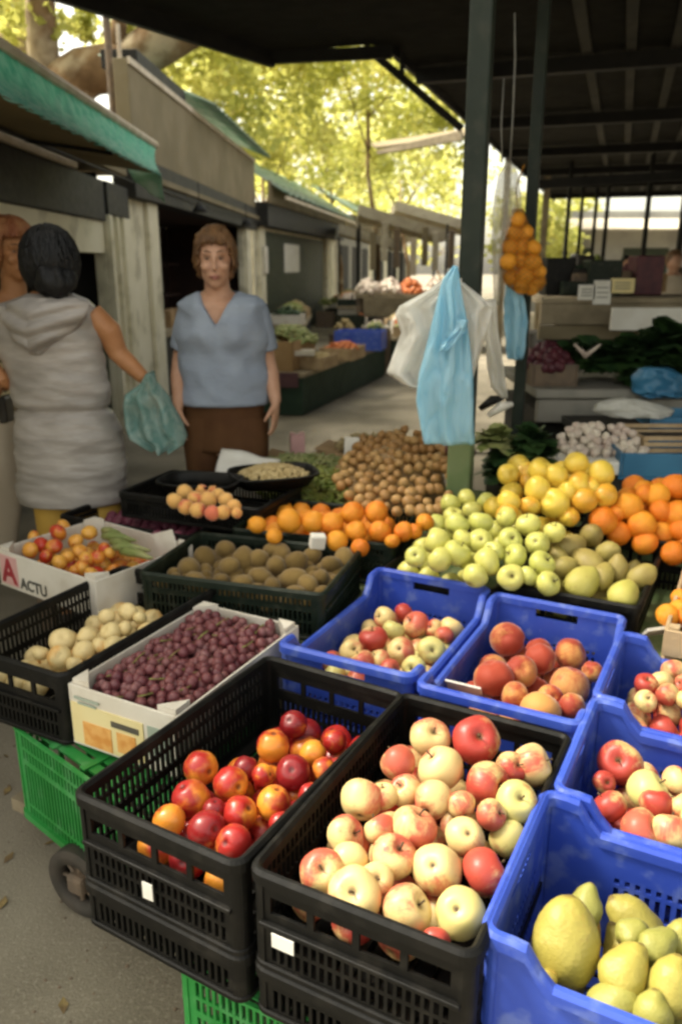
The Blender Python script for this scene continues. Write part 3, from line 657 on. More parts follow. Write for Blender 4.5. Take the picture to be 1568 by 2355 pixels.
# grapes: each bunch is one thing, berries close packed
def bunch(k, L, W, nb):
    mb = MB(); got = []; rr = random.Random(k); tries = 0
    while len(got) < nb and tries < 5000:
        tries += 1; a = rr.uniform(-1, 1); b = rr.uniform(-1, 1); h = rr.uniform(0, 1)
        if a * a + b * b > 1: continue
        p = Vector((b * W / 2 * (1 - .35 * max(0, a)), a * L / 2, h * .035 * (1 - .5 * (a * a + b * b)))); r = rr.uniform(.0122, .0155)
        if all((p - q).length > (r + s) * .88 for q, s in got): got.append((p, r))
    for p, r in got: mb.ell(p, (r, r, r * 1.08), 10, 7)
    return mb.mesh('grape_bunch', M['grape'], True), MB().tube([(0, -L * .3, .012), (0, L * .1, .022), (.004, L * .42, .036), (.01, L * .52, .040)], [.0015, .002, .0022, .002], 6).mesh('stalk', M['gstem'], True)
BUN = [bunch(k, .17, .10, 62) for k in range(5)]
gi = 0
for layer in range(2):
    for iy in range(5):
        for ix in range(4):
            if layer == 0 and iy in (1, 3): continue
            lx, ly = -.108 + .072 * ix + rnd.uniform(-.012, .012), -.19 + .095 * iy + rnd.uniform(-.015, .015)
            lx = max(-.088, min(.088, lx)); ly = max(-.158, min(.158, ly))
            bm_, st_ = BUN[gi % 5]; gi += 1
            o = bpy.data.objects.new('grape_bunch', bm_); COL.objects.link(o)
            a = ANG + rnd.uniform(-.35, .35) + (math.pi if rnd.random() < .5 else 0)
            o.location = Vector((cG[0], cG[1], 0)) + UX * lx + VY * ly + Vector((0, 0, .515 + .030 * layer + rnd.uniform(-.004, .006)))
            o.rotation_euler = (rnd.uniform(-.12, .12), rnd.uniform(-.12, .12), a)
            if layer: lab = f"dark red grape bunch in printed carton, {ORD[ix]} from left in {ORD[iy]} row from front"
            else: lab = 'dark red grape bunch of the lower layer in the printed carton'
            tag(o, lab, 'grapes', 'grape bunches in the printed carton' if layer else 'lower grape bunches in the printed carton')
            s = bpy.data.objects.new('stalk', st_); COL.objects.link(s); s.parent = o
# card divider / brown inner flap between grapes and cream fruit
# tomato carton: white, letters on its front
def text_mesh(body, size, mat, name, mw, parent, bold=0.0):
    c = bpy.data.curves.new(name, 'FONT'); c.body = body; c.size = size; c.extrude = .0006; c.offset = bold
    o = bpy.data.objects.new(name, c); COL.objects.link(o); bpy.context.view_layer.update()
    me = bpy.data.meshes.new_from_object(o.evaluated_get(bpy.context.evaluated_depsgraph_get())); bpy.data.objects.remove(o)
    me.materials.clear(); me.materials.append(mat); me.transform(mw)
    q = bpy.data.objects.new(name, me); COL.objects.link(q); q.parent = parent; return q
cT = (-.815, 2.495); aT = R(-35)
TB = .47
ct = carton('tomato_carton', 'white carton with red letter A holding tomatoes and long green peppers', cT, aT, .40, .50, .125, TB + .012, M['carton'])
fr = Matrix.Rotation(R(90), 4, 'X')
MB().box((-.19, -.2015, .062), (.09, .003, .10)).build('printed_panel', M['print_p'], ct, local=True)
text_mesh('A', .115, M['print_r'], 'lettering', Matrix.Translation((-.228, -.2040, .022)) @ fr, ct, .003)
text_mesh('ACTU', .052, M['print_d'], 'lettering', Matrix.Translation((-.135, -.2012, .014)) @ fr, ct, .0015)
MB().box((.20, .13, .13), (.10, .004, .10), Matrix.Rotation(R(70), 3, 'Y')).build('flap', M['carton'], ct, local=True)
T = D3([(430, 470, 62, 'd'), (300, 560, 60, 'r'), (340, 645, 58, 'r'), (400, 570, 60, 'd'), (560, 530, 54, 'o'), (660, 470, 62, 'y'), (590, 610, 62, 'o'), (640, 660, 62, 'o'), (720, 650, 56, 'd'), (770, 590, 52, 'd'), (600, 730, 62, 'o'),
        (680, 780, 62, 'o'), (550, 750, 44, 'd'), (225, 600, 60, 'o'), (440, 690, 62, 'y'), (500, 650, 50, 'o'), (810, 620, 48, 'y'), (470, 420, 50, 'o'), (250, 500, 50, 'o')])
fruits('tomato', T, lerpz(1320, .575, 1220, .605), 'in lettered carton', 'tomatoes in the lettered carton')
fill('tomato', cT, aT, .36, .46, .53, .030, 'oyd', 'pale orange tomato of the lower layer in the lettered carton', 'lower tomatoes in the lettered carton', .1)
for k, (px, py, a) in enumerate([(272, 1238, 20), (285, 1254, 35), (300, 1262, 15), (262, 1228, 40), (312, 1275, 30)]):
    p = atz(px, py, .615); d = Vector((math.cos(R(-a)), math.sin(R(-a)), 0))
    o = MB().tube([p - d * .06, p - d * .03 + Vector((0, 0, .004)), p + d * .02 + Vector((0, 0, .005)), p + d * .06, p + d * .075], [.012, .016, .013, .007, .002], 10).build('pepper', M['lettuce'], None, True)
    tag(o, ['long pale green pepper lying at the back of the lettered carton', 'long pale green pepper in the middle of the carton edge', 'long pale green pepper resting on the white flap', 'long pale green pepper nearest the yellow tomato', 'long pale green pepper at the right end of the carton'][k], 'pepper', 'long green peppers in the lettered carton')

grn = make_crate('dark_green_crate', 'dark green crate of kiwis behind the grape carton', .585, .40, .15, M['greenblackp'], 'black', 'dark green crates')
cK = (-.268, 2.322); aK = R(-17)
place(grn, cK, TB + .008, aK + R(90)); used.add(grn.name)
K = D6([(950, 390, 60, 'b'), (1080, 380, 56, 'l'), (1170, 340, 56, 'b'), (1280, 350, 56, 'b'), (1410, 380, 74, 'l'), (1510, 360, 56, 'b'), (1150, 450, 58, 'l'), (1245, 450, 50, 'b'), (1335, 450, 60, 'l'), (1040, 445, 50, 'l'), (1020, 345, 50, 'b'), (1445, 455, 56, 'b'), (1560, 410, 54, 'd'),
        (1500, 440, 52, 'b'), (1100, 305, 44, 'b'), (1340, 300, 46, 'd'), (1440, 305, 46, 'b'), (910, 440, 46, 'd')])
K = []; rr = random.Random(31); KP = [(428, 1300), (470, 1272), (560, 1262), (700, 1262), (850, 1285), (835, 1330), (760, 1372), (640, 1388), (520, 1370), (450, 1345)]
def inpoly(x, y, P):
    c = False
    for i in range(len(P)):
        a, b = P[i], P[i - 1]
        if (a[1] > y) != (b[1] > y) and x < (b[0] - a[0]) * (y - a[1]) / (b[1] - a[1]) + a[0]: c = not c
    return c
for _ in range(4000):
    x, y = rr.uniform(425, 852), rr.uniform(1262, 1390); r = rr.uniform(20, 27)
    if inpoly(x, y, KP) and all(math.hypot(x - a, y - b) > (r + c) * .74 for a, b, c, _d in K): K.append((x, y, r, rr.choice('bbldd')))
fruits('kiwi', K, lambda px, py: .585 + .022 * (1 - ((px - 640) / 240) ** 2 - ((py - 1325) / 75) ** 2), 'in dark green crate', 'kiwis in the dark green crate', box=(cK, aK + R(90), 0.585, 0.4))
fill('kiwi', cK, aK, .36, .54, .567, .026, 'bd', 'brown kiwi of the lower layer in the dark green crate', 'lower kiwis in the dark green crate', .1)
cO = (-.045, 2.735)
crate(grn, cO, TB + .008, aK + R(90), 'dark green crate of oranges behind the kiwi crate')
O = D4([(120, 1415, 48, 'y'), (290, 1395, 68, 'y'), (415, 1400, 62, 'o'), (515, 1410, 60, 'o'), (620, 1355, 62, 'o'), (745, 1350, 60, 'd'), (640, 1450, 60, 'o'), (765, 1450, 62, 'd'), (540, 1500, 58, 'y'), (890, 1450, 58, 'd'), (1000, 1400, 46, 'o'), (210, 1475, 42, 'y'), (660, 1535, 52, 'd'), (945, 1450, 46, 'd'), (830, 1500, 44, 'o')])
fruits('orange', O, lerpz(1250, .635, 1170, .70), 'behind kiwis', 'oranges behind the kiwis')
fill('orange', cO, aK, .35, .53, .60, .038, 'od', 'orange of the lower layer in the dark green crate', 'lower oranges in the dark green crate', .1)
o = MB().box((0, 0, 0), (.05, .035, .05)).xf(Matrix.Translation(atz(730, 1245, .645)) @ Euler((.2, .1, .3)).to_matrix().to_4x4()).build('price_block', M['white'], None, bevel=.006); tag(o, 'small white price card block tucked in front of the oranges', 'price card')

# ------------------------------------------------------------------ right back heaps: green apples, pears, yellow apples, oranges
crate(blk, (.427, 2.53), TB - .075, ANG, 'black crate of light green apples behind the back left blue crate')
crate(blk, (.795, 2.365), TB - .055, ANG, 'black crate of brown pears behind the blue crate of peaches')
G = D7([(530, 455, 60, 'g'), (640, 445, 60, 'g'), (440, 530, 62, 'y'), (640, 530, 64, 'g', 'k'), (530, 585, 64, 'g'), (455, 615, 60, 'y'), (860, 455, 60, 't'), (775, 525, 60, 'g', 's'), (900, 540, 58, 'g', 'k'), (800, 600, 64, 'g'), (670, 625, 64, 'y'), (920, 635, 64, 'g'), (780, 695, 64, 'y'), (950, 725, 62, 'y'), (615, 690, 58, 'y'), (345, 600, 50, 'g', 's'), (760, 420, 50, 'y'), (980, 490, 48, 'y'), (560, 520, 50, 'y'), (700, 580, 50, 'g'), (860, 690, 48, 'g')])
fruits('green apple', G, lerpz(1345, .625, 1190, .74), 'in right heap', 'green apples behind the blue crates', True)
fill('green apple', (.427, 2.50), ANG, .53, .32, .6, .036, 'gy', 'light green apple of the lower layer behind the blue crates', 'lower green apples behind the blue crates', .1, lambda p: .555 + max(0, (p.y - 2.3)) * .35)
Pp = D7([(1150, 500, 60, 'b'), (1045, 560, 70, 'b'), (1230, 580, 60, 'b'), (1135, 630, 74, 'b'), (1110, 720, 84, 'g'), (1270, 655, 60, 'b'), (1385, 690, 64, 'b'), (1300, 775, 78, 'g'), (1200, 690, 60, 'b'), (1020, 650, 56, 'b'), (1000, 600, 46, 'b')])
fruits('pear', Pp, lerpz(1370, .60, 1230, .665), 'in black crate', 'pears in the black crate')
fill('pear', (.795, 2.34), ANG, .52, .32, .535, .037, 'bbg', 'brown pear of the lower layer in the black crate', 'lower pears in the black crate', .1)
crate(blk, (.80, 2.95), TB - .02, ANG, 'black crate under the heap of yellow apples')
crate(blk, (1.20, 2.72), TB - .02, ANG, 'black crate under the heap of oranges on the right')
Yl = D7([(770, 350, 56, 'y'), (905, 205, 52, 'y'), (985, 230, 56, 'y'), (1080, 175, 56, 'y'), (1195, 220, 60, 'y'), (1095, 270, 58, 'o'), (905, 290, 64, 'y'), (980, 355, 70, 'y'), (1115, 345, 62, 'o'), (1210, 320, 54, 'o'), (765, 410, 52, 'o'), (865, 370, 50, 'o'), (1050, 420, 44, 'o'), (1150, 280, 46, 'o'), (1040, 300, 50, 'y')])
zy = lerpz(1200, .70, 1065, .86)
fruits('yellow apple', Yl, zy, 'in top heap', 'yellow apples in the top heap')
fill('yellow apple', (.74, 2.74), ANG, .42, .36, .6, .040, 'yo', 'yellow apple of the lower layer in the top heap', 'lower yellow apples in the top heap', .0, lambda p: min(.78, .58 + max(0, (p.y - 2.5)) * .75))
Or = D7([(1320, 370, 68, 'o'), (1450, 320, 58, 'y'), (1535, 280, 70, 'd'), (1550, 410, 76, 'o'), (1205, 435, 64, 'd'), (1380, 455, 64, 'o'), (1570, 480, 62, 'd'), (1395, 310, 46, 'o'), (1265, 400, 44, 'd'), (1640, 350, 70, 'o'), (1470, 390, 52, 'd')])
fruits('orange', Or, lerpz(1225, .665, 1110, .80), 'on right', 'oranges on the right of the yellow apples')
fill('orange', (1.14, 2.58), ANG, .44, .40, .6, .042, 'od', 'orange of the lower layer on the right of the yellow apples', 'lower oranges on the right of the yellow apples', .0, lambda p: min(.74, .575 + max(0, (p.y - 2.35)) * .55))
# wooden box at the right edge
t = thing('wooden_box', 'raw wooden box of orange fruit at the right edge above the blue crates', 'box', (1.13, 2.02, TB - .02), ANG + R(0))
for s in (-1, 1):
    for k in range(2):
        MB().box((s * .19, 0, .045 + k * .082), (.010, .56, .072)).build('side_board', M['wood'], t, local=True, bevel=.002)
        MB().box((0, s * .287, .045 + k * .082), (.388, .010, .072)).build('end_board', M['wood'], t, local=True, bevel=.002)
    for s2 in (-1, 1): MB().box((s * .172, s2 * .268, .085), (.025, .025, .17)).build('corner_post', M['wood'], t, local=True, bevel=.002)
MB().box((0, 0, .004), (.368, .562, .006)).build('base', M['wood'], t, local=True)
Bx = D7([(1500, 870, 54, 'o'), (1555, 850, 54, 'y'), (1560, 790, 44, 'o'), (1600, 880, 54, 'd'), (1610, 810, 50, 'o')])
fruits('orange', Bx, .60, 'in wooden box', 'oranges in the wooden box')
fill('orange', (1.13, 2.02), ANG, .52, .33, .545, .038, 'oyd', 'orange of the lower layer in the wooden box', 'lower oranges in the wooden box', .1)
fl = MB().prism([(0, 0), (.10, 0), (.085, .07), (.02, .06)], 0, .008).xf(Matrix.Translation(atz(1490, 1452, .585)) @ Matrix.Rotation(R(15), 4, 'Z') @ Matrix.Rotation(R(-40), 4, 'X')).build('card_scrap', M['carton'], None)
tag(fl, 'torn pale card scrap between the wooden box and the blue crates', 'card')

# ------------------------------------------------------------------ back of the stall
def tray(name, label, c, L, W, H, z, rz, mat, cat='tray'):
    t = thing(name, label, cat, (c[0], c[1], z), rz); n = 28; ro, ri, rb = [], [], []
    def ring(k, zz):
        out = []
        for j in range(n):
            a = 2 * math.pi * j / n; e = .55; x = math.copysign(abs(math.cos(a)) ** e, math.cos(a)); y = math.copysign(abs(math.sin(a)) ** e, math.sin(a)); out.append(Vector((x * (W / 2 - k), y * (L / 2 - k), zz)))
        return out
    MB().loft([ring(.03, 0), ring(.006, H * .8), ring(0, H), ring(-.008, H), ring(-.008, H - .006)], True, False).loft([ring(.03, 0.001), ring(.03, .004)], True, True).build('dish', mat, t, True, local=True, solid=.003)
    return t
dk = crate(low, (-.74, 2.985), TB + .008, R(-25) + R(90), 'shallow black crate with a few purple plums behind the tomato carton')
Pl = [(365, 1238, 18, 'p'), (392, 1245, 15, 'p'), (345, 1246, 15, 'p'), (410, 1232, 12, 'p')]
fruits('plum', Pl, .56, 'in shallow black crate', 'plums in the shallow black crate')
fill('plum', (-.74, 2.985), R(-25), .30, .50, .515, .022, 'p', 'dusky purple plum of the lower layer in the shallow black crate', 'lower plums in the shallow black crate', .25)
crate(low, (-.50, 2.98), TB + .008 + .10, R(-22) + R(90), 'shallow black crate holding up the two dark trays of peaches and nuts')
tray('black_tray', 'black tray of pale peaches standing behind the dark crate', (-.53, 2.91), .21, .30, .05, TB + .21, R(-14), M['blackp'])
Pe = [(402, 1152, 20, 'c'), (425, 1132, 18, 'c'), (450, 1147, 21, 'p'), (478, 1150, 20, 'p'), (502, 1140, 18, 'c'), (520, 1150, 19, 'c'), (538, 1165, 17, 'o'), (514, 1178, 18, 'o'), (488, 1180, 19, 'p'), (455, 1173, 20, 'p'), (428, 1166, 18, 'o'), (465, 1128, 15, 'p'), (545, 1180, 13, 'o'), (490, 1130, 14, 'o')]
fruits('pale peach', Pe, .715, 'on black tray', 'pale peaches on the black tray')
tray('black_tray', 'black tray heaped with pale nuts beside the peaches', (-.265, 3.03), .25, .33, .05, TB + .21, R(18), M['blackp'])
def scatter(name, label, cat, mat, n, region, zf, size, el=(1, 1, 1), seed=1, kind=None):
    """a loose heap nobody could count: one object"""
    rr = random.Random(seed); mb = MB(); x0, x1, y0, y1 = region; k = 0
    while k < n:
        px, py = rr.uniform(-1, 1), rr.uniform(-1, 1)
        if px * px + py * py > 1: continue
        x, y = (x0 + x1) / 2 + px * (x1 - x0) / 2, (y0 + y1) / 2 + py * (y1 - y0) / 2
        p = Vector((x, y, zf(px, py) + rr.uniform(-.3, .3) * size)); k += 1
        mb.ell(p, (size * el[0], size * el[1], size * el[2]), 7, 5, Euler((rr.uniform(-.5, .5), rr.uniform(-.5, .5), rr.uniform(0, 6.28))).to_matrix())
    o = mb.build(name, M[mat], None, True); tag(o, label, cat, None, kind); return o
scatter('nut_heap', 'heap of pale green nuts filling the black tray', 'nuts', 'nut', 420, (-.40, -.13, 2.93, 3.13), lambda a, b: TB + .245 + .035 * (1 - a * a - b * b), .011, (1.3, .9, .8), 3, 'stuff')
scatter('green_bean_heap', 'heap of green beans between the nut tray and brown onions', 'beans', 'bean', 520, (-.36, .12, 3.05, 3.55), lambda a, b: TB + .12 + .07 * (1 - a * a - b * b), .011, (3.6, .55, .55), 4, 'stuff')
tray('bean_tray', 'pale wooden tray under the green beans and pods', (-.10, 3.36), .62, .52, .09, TB + .008, R(-20), M['wood'])
scatter('pod_heap', 'heap of pale yellow pods behind the green beans', 'beans', 'lettuce', 260, (-.42, .10, 3.42, 3.72), lambda a, b: TB + .14 + .05 * (1 - a * a - b * b), .013, (3.2, .6, .6), 5, 'stuff')
# brown onions: every bulb its own thing
def inpoly(x, y, P):
    c = False
    for i in range(len(P)):
        a, b = P[i], P[i - 1]
        if (a[1] > y) != (b[1] > y) and x < (b[0] - a[0]) * (y - a[1]) / (b[1] - a[1]) + a[0]: c = not c
    return c
ONP = [(765, 1110), (800, 1050), (840, 1010), (930, 985), (1010, 1010), (1050, 1060), (1055, 1130), (1010, 1175), (930, 1185), (830, 1160)]
zo = lerpz(1180, .66, 990, .76); got = []; rr = random.Random(5); on = []
for _ in range(6000):
    x, y = rr.uniform(760, 1056), rr.uniform(985, 1186)
    r = 15.5 - (1180 - y) * .02
    if inpoly(x, y, ONP) and all(math.hypot(x - a, y - b) > 1.22 * r for a, b in got):
        got.append((x, y)); on.append((x, y, r * rr.uniform(.78, 1.22), 'r' if y < 1040 and rr.random() < .6 else rr.choice('bbbll')))
fruits('onion', on, zo, 'in heap', 'brown onions heaped beside the post')
fill('onion', (.19, 3.40), R(-20), .52, .40, .6, .026, 'bbl', 'brown onion of the lower layer in the heap beside the post', 'lower brown onions beside the post', .0, lambda p: .60 + max(0, min(.12, (p.y - 3.12) * .22)))
b_ = MB(); b_.ell((0, 0, 0), (.26, .34, .20), 24, 12); o = b_.xf(Matrix.Translation((.20, 3.42, .545)) @ Matrix.Rotation(R(-20), 4, 'Z')).build('sack', M['brown_card'], None, True); tag(o, 'brown sack spread under the heap of brown onions', 'sack')
# papers, brown boxes and small things at the back edge
t = thing('paper_bag', 'crumpled white paper bag at the back edge before the woman in blue', 'paper bag', (-.40, 3.30, .60), R(-8))
mb = MB()
nx_, ny_ = 14, 8
for i in range(nx_ + 1):
    for j in range(ny_ + 1):
        x, y = (i / nx_ - .5) * .26, (j / ny_ - .5) * .16; mb.v.append(Vector((x, y, .04 + .10 * (j / ny_) * (1 - .45 * i / nx_) + .018 * noise.noise(Vector((x * 14, y * 14, 2))))))
for i in range(nx_):
    for j in range(ny_): a = i * (ny_ + 1) + j; mb.f.append((a, a + ny_ + 1, a + ny_ + 2, a + 1))
mb.build('sheet', M['white'], t, True, local=True, solid=.003)
MB().prism([(-.13, -.07), (.12, -.07), (.12, .07), (-.13, .07)], -.13, .035).build('body', M['carton'], t, local=True, bevel=.008)
for nm, lb, c, d, rz, mt in [('brown_box', 'brown cardboard box lying at the back behind the beans', (.06, 3.84, .55), (.34, .22, .16), -18, 'brown_card'),
                             ('brown_box', 'low brown box of dried goods beside the onion heap', (-.22, 3.86, .53), (.30, .20, .12), -8, 'brown_card'),
                             ('small_carton', 'small pink carton standing on the low brown box', (-.215, 3.86, .648), (.07, .05, .115), 10, 'print_p'),
                             ('price_card', 'small white price card standing among the pods', (.05, 3.60, .70), (.07, .012, .09), -10, 'white')]:
    t = thing(nm, lb, nm.split('_')[-1], (c[0], c[1], c[2] - d[2] / 2), R(rz))
    if nm == 'price_card': MB().box((0, 0, d[2] / 2), d, Matrix.Rotation(R(-15), 3, 'X')).build('card', M[mt], t, local=True, bevel=.003); MB().box((0, .03, .008), (.05, .06, .01)).build('foot', M[mt], t, local=True)
    else:
        MB().box((0, 0, d[2] / 2), d).build('body', M[mt], t, local=True, bevel=.004)
        for s in (-1, 1): MB().box((s * d[0] * .3, 0, d[2] + .004), (d[0] * .38, d[1] * .98, .004), Matrix.Rotation(s * R(-14), 3, 'Y')).build('flap', M[mt], t, local=True)
scatter('dried_herb_heap', 'heap of straw coloured dried herbs on the brown box', 'herbs', 'nut', 160, (-.02, .26, 3.72, 3.92), lambda a, b: .655 + .05 * (1 - a * a - b * b), .012, (3, .5, .5), 8, 'stuff')
# ------------------------------------------------------------------ the stall itself: cart, table, tarp
def uv(u, v, z): return UX * u + VY * v + Vector((0, 0, z))
def poly(l): return [tuple((UX * u + VY * v)[:2]) for u, v in l]
t = thing('market_cart', 'low market cart with spoked wheel under the green and black crates', 'cart', tuple(uv(-.7, 1.4, 0)))
MB().prism(poly([(-.96, .95), (.40, .95), (.40, 2.13), (-.96, 2.13)]), .274, DECK - .008).build('deck', M['plankw'], t)
MB().prism(poly([(-1.62, 1.20), (-.90, 1.20), (-.90, 1.755), (-1.62, 1.755)]), .10, .137).build('deck', M['plankw'], t)
for u, v in ((-.10, 1.0), (-.88, 1.75), (.32, .98), (.32, 2.05), (-.9, 2.05)): MB().tube([uv(u, v, 0), uv(u, v, .272)], .028, 8).build('leg', M['rust'], t)
def wheel(c, ax, r, par):
    ax = ax.normalized(); up = Vector((0, 0, 1)); sd = ax.cross(up).normalized(); n = 36
    ring = lambda rr, w, k: [c + (sd * math.cos(2 * math.pi * j / n) + up * math.sin(2 * math.pi * j / n)) * rr + ax * w for j in range(n)]
    w = MB().box(c, (.05, .05, .05), Matrix((sd, ax, up)).transposed()).build('wheel', M['rust'], par, bevel=.01)
    mb = MB()
    for k in range(8):
        a = 2 * math.pi * k / 8; d = sd * math.cos(a) + up * math.sin(a); mb.tube([c + d * .02, c + d * (r - .03)], .006, 6)
    mb.build('spokes', M['rust'], w)
    cs = [(r, -.015), (r, .015), (r - .012, .022), (r - .035, .018), (r - .035, -.018), (r - .012, -.022)]
    rg = [ring(a, b, 0) for a, b in cs]; m2 = MB(); m2.loft(rg + [rg[0]], True, False); m2.build('tyre', M['tyre'], w, True)
wheel(uv(-1.275, 1.10, .09), VY, .09, t)
MB().tube([uv(-1.275, 1.10, .09), uv(-1.275, 1.72, .09)], .014, 8).build('axle', M['rust'], t)
t = thing('display_table', 'long table under dark green cloth at the back of the fruit stall', 'table', tuple(uv(-.4, 2.7, 0)))
TP = [(-2.22, 1.775), (-1.0, 1.775), (-1.0, 2.15), (1.3, 2.15), (1.3, 3.55), (-1.72, 3.55), (-1.76, 2.82), (-2.02, 2.78), (-2.06, 2.45), (-2.22, 2.36)]
M['tablecloth'] = surf('mossy_green_cloth', (.10, .15, .06), (.16, .19, .085), 9, .85, .2, 40, .2, c3=(.24, .24, .14), s3=22, f3=.4)
MB().prism(poly(TP), TB - .03, TB - .004).build('table_top', M['plankw'], t)
MB().prism(poly([(u * 1.004, v * 1.002) for u, v in TP]), TB - .002, TB + .003).build('cloth', M['tablecloth'], t)
for u, v in ((-2.15, 1.85), (-1.95, 2.6), (1.2, 2.25), (1.2, 3.45), (-1.65, 3.45)): MB().box(uv(u, v, (TB - .03) / 2), (.05, .05, TB - .03)).build('leg', M['rust'], t)
# upturned green crates that carry the black ones
grc = make_crate('green_crate', '', .60, .40, .27, M['greenp'], 'black', 'upturned green crates')
def upturned(c, ztop, label, da=0.0):
    o = grc if 'g' not in used else copy_tree(grc)
    used.add('g'); p = uv(c[0], c[1], ztop); o.location = p; o.rotation_euler = (math.pi, 0, ANG + R(90 + da)); ORG[o.name] = p; o['label'] = label
upturned((-1.20, 1.29), .408, 'bright green upturned plastic crate at left above the cart wheel', -13)
upturned((-.50, 1.075), .272, 'bright green upturned plastic crate under the nearest crate of cream apples')
# stickers on the crates
for lb, px, py, cc, w, h in [('white torn sticker on the nectarine crate front', 340, 2050, cN, .022, .034), ('small white printed label on the front of the apple crate', 650, 2172, cA, .040, .026)]:
    n_ = -VY; p0 = Vector((cc[0], cc[1], .5)) - VY * .3105; p = onpl(px, py, p0, n_)
    t = thing('sticker', lb, 'sticker', tuple(p), ANG); MB().box((0, 0, 0), (w, .002, h)).build('paper', M['white'], t, local=True)
# ------------------------------------------------------------------ ground
g = MB(); NX = 60
g.add([(-60, -8, 0), (60, -8, 0), (60, 140, 0), (-60, 140, 0)], [(0, 1, 2, 3)])
tag(g.build('ground', M['ground']), None, None, None, 'structure')
rr = random.Random(77); g = MB()
for k in range(420):
    x, y = rr.uniform(-1.9, -.2), rr.uniform(.9, 2.6); s = rr.uniform(.002, .005)
    g.ell((x, y, s * .25), (s, s * rr.uniform(.6, 1), s * .6), 6, 4)
tag(g.build('grit', M['rust']), 'loose grit and crumbs scattered on the concrete ground', 'grit', None, 'stuff')

rr = random.Random(78); g = MB()
for k in range(150):
    x, y = rr.uniform(-1.9, -.25), rr.uniform(.8, 2.4)
    if k > 70: x, y = rr.uniform(-.8, 2.5), rr.uniform(4.6, 13)
    s = rr.uniform(.012, .03); a = rr.uniform(0, 6.28); c, d = math.cos(a) * s, math.sin(a) * s; h = rr.uniform(.003, .010)
    g.add([(x - c, y - d, .003), (x - d * .5, y + c * .5, h), (x + c, y + d, .005), (x + d * .5, y - c * .5, .003)], [(0, 1, 2, 3)])
tag(g.build('fallen_leaves', surf('dry_leaf', (.26, .19, .07), (.14, .09, .04), 30, .8)), 'dry leaves and scraps scattered over the paving', 'leaves', None, 'stuff')
# ------------------------------------------------------------------ kiosks along the left side of the lane
def frame2(a, b):
    a = Vector((*a, 0)); b = Vector((*b, 0)); d = (b - a).normalized(); n = Vector((d.y, -d.x, 0)); L = (b - a).length
    return a, d, n, L
def sbox(mb, fr, s0, s1, n0, n1, z0, z1):
    a, d, n, L = fr; m = Matrix((d, n, Vector((0, 0, 1)))).transposed(); c = a + d * (s0 + s1) / 2 + n * (n0 + n1) / 2 + Vector((0, 0, (z0 + z1) / 2))
    return mb.box(c, (s1 - s0, n1 - n0, z1 - z0), m)
def quadsheet(mb, p00, p10, p11, p01, nu, nv, amp=.01, seed=0):
    k = len(mb.v)
    for i in range(nu + 1):
        for j in range(nv + 1):
            u, v = i / nu, j / nv; p = (p00.lerp(p10, u)).lerp(p01.lerp(p11, u), v); q = noise.noise(Vector((u * nu * .4, v * 2, seed))) * amp; mb.v.append(p + Vector((q, q * .3, q * .6)))
    for i in range(nu):
        for j in range(nv): a = k + i * (nv + 1) + j; mb.f.append((a, a + nv + 1, a + nv + 2, a + 1))
    return mb
def P3(fr, s, n, z): return fr[0] + fr[1] * s + fr[2] * n + Vector((0, 0, z))

# first kiosk
f1 = frame2((-1.98, 1.2), (-2.05, 8.05)); L1 = f1[3]; y2s = lambda y: (y - 1.2)
t = thing('market_kiosk', 'nearest cream kiosk with green awning and dark open doorway', 'kiosk', (-1.98, 1.2, 0), group='kiosks along the lane')
w = MB(); sbox(w, f1, 0, y2s(4.7), -.10, 0, 0, 1.86); sbox(w, f1, y2s(7.28), L1, -.10, 0, 0, 2.2); sbox(w, f1, y2s(4.7), y2s(7.28), -.10, 0, 1.60, 1.86); w.build('wall', M['creamwall'], t, bevel=.006)
w = MB(); sbox(w, f1, 0, y2s(7.28), -.12, .03, 1.862, 2.19); sbox(w, f1, y2s(7.29), L1, .002, .05, 1.92, 2.19); w.build('shutter_box', M['darksteel'], t, bevel=.01)
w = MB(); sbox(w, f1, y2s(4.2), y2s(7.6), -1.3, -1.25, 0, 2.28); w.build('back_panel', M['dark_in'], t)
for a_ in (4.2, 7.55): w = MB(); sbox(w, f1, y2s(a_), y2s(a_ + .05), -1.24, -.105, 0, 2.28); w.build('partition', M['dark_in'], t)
w = MB(); sbox(w, f1, y2s(4.75), y2s(7.25), -.075, -.045, .02, 1.06); w.build('door', M['shutter'], t, bevel=.004)
for a, b, mt in ((7.29, 7.38, 'creamwall'), (7.55, 7.60, 'creamwall'), (7.76, 8.0, 'creamwall')):
    w = MB(); sbox(w, f1, y2s(a), y2s(b), .002, .06, 0, 1.915); w.build('door_frame', M[mt], t, bevel=.006)
for z in (1.05, 1.45): w = MB(); sbox(w, f1, y2s(7.44), y2s(7.50), .003, .03, z, z + .06); w.build('hinge', M['darksteel'], t)
w = MB(); sbox(w, f1, 0, L1, -2.6, .05, 2.30, 2.36); w.build('roof', M['tan'], t)
w = MB(); sbox(w, f1, 0, y2s(6.45), .032, .07, 2.192, 2.235); w.build('pale_trim', M['rail'], t, bevel=.004)
A0, A1 = Vector((-1.62, 1.85, 2.49)), Vector((-1.62, 7.60, 2.49)); E0, E1 = Vector((-1.40, 1.6, 2.165)), Vector((-1.40, 6.66, 2.165))
aw = thing('awning', 'green fringed awning over the nearest kiosk, brown canvas underneath', 'awning', (-1.7, 4, 2.3))
MB().tube([A0 + Vector((0, 0, .015)), A1 + Vector((0, 0, .015))], .032, 8).build('rail', M['rail'], aw)
quadsheet(MB(), E0 + Vector((-.012, 0, .012)), E1 + Vector((-.012, 0, .012)), Vector((-1.93, 6.62, 2.255)), Vector((-1.93, 1.6, 2.255)), 30, 6, .008).build('canopy', M['tancanvas'], aw, True, solid=.004)
mb = MB(); nn_ = 150; nv_ = 8
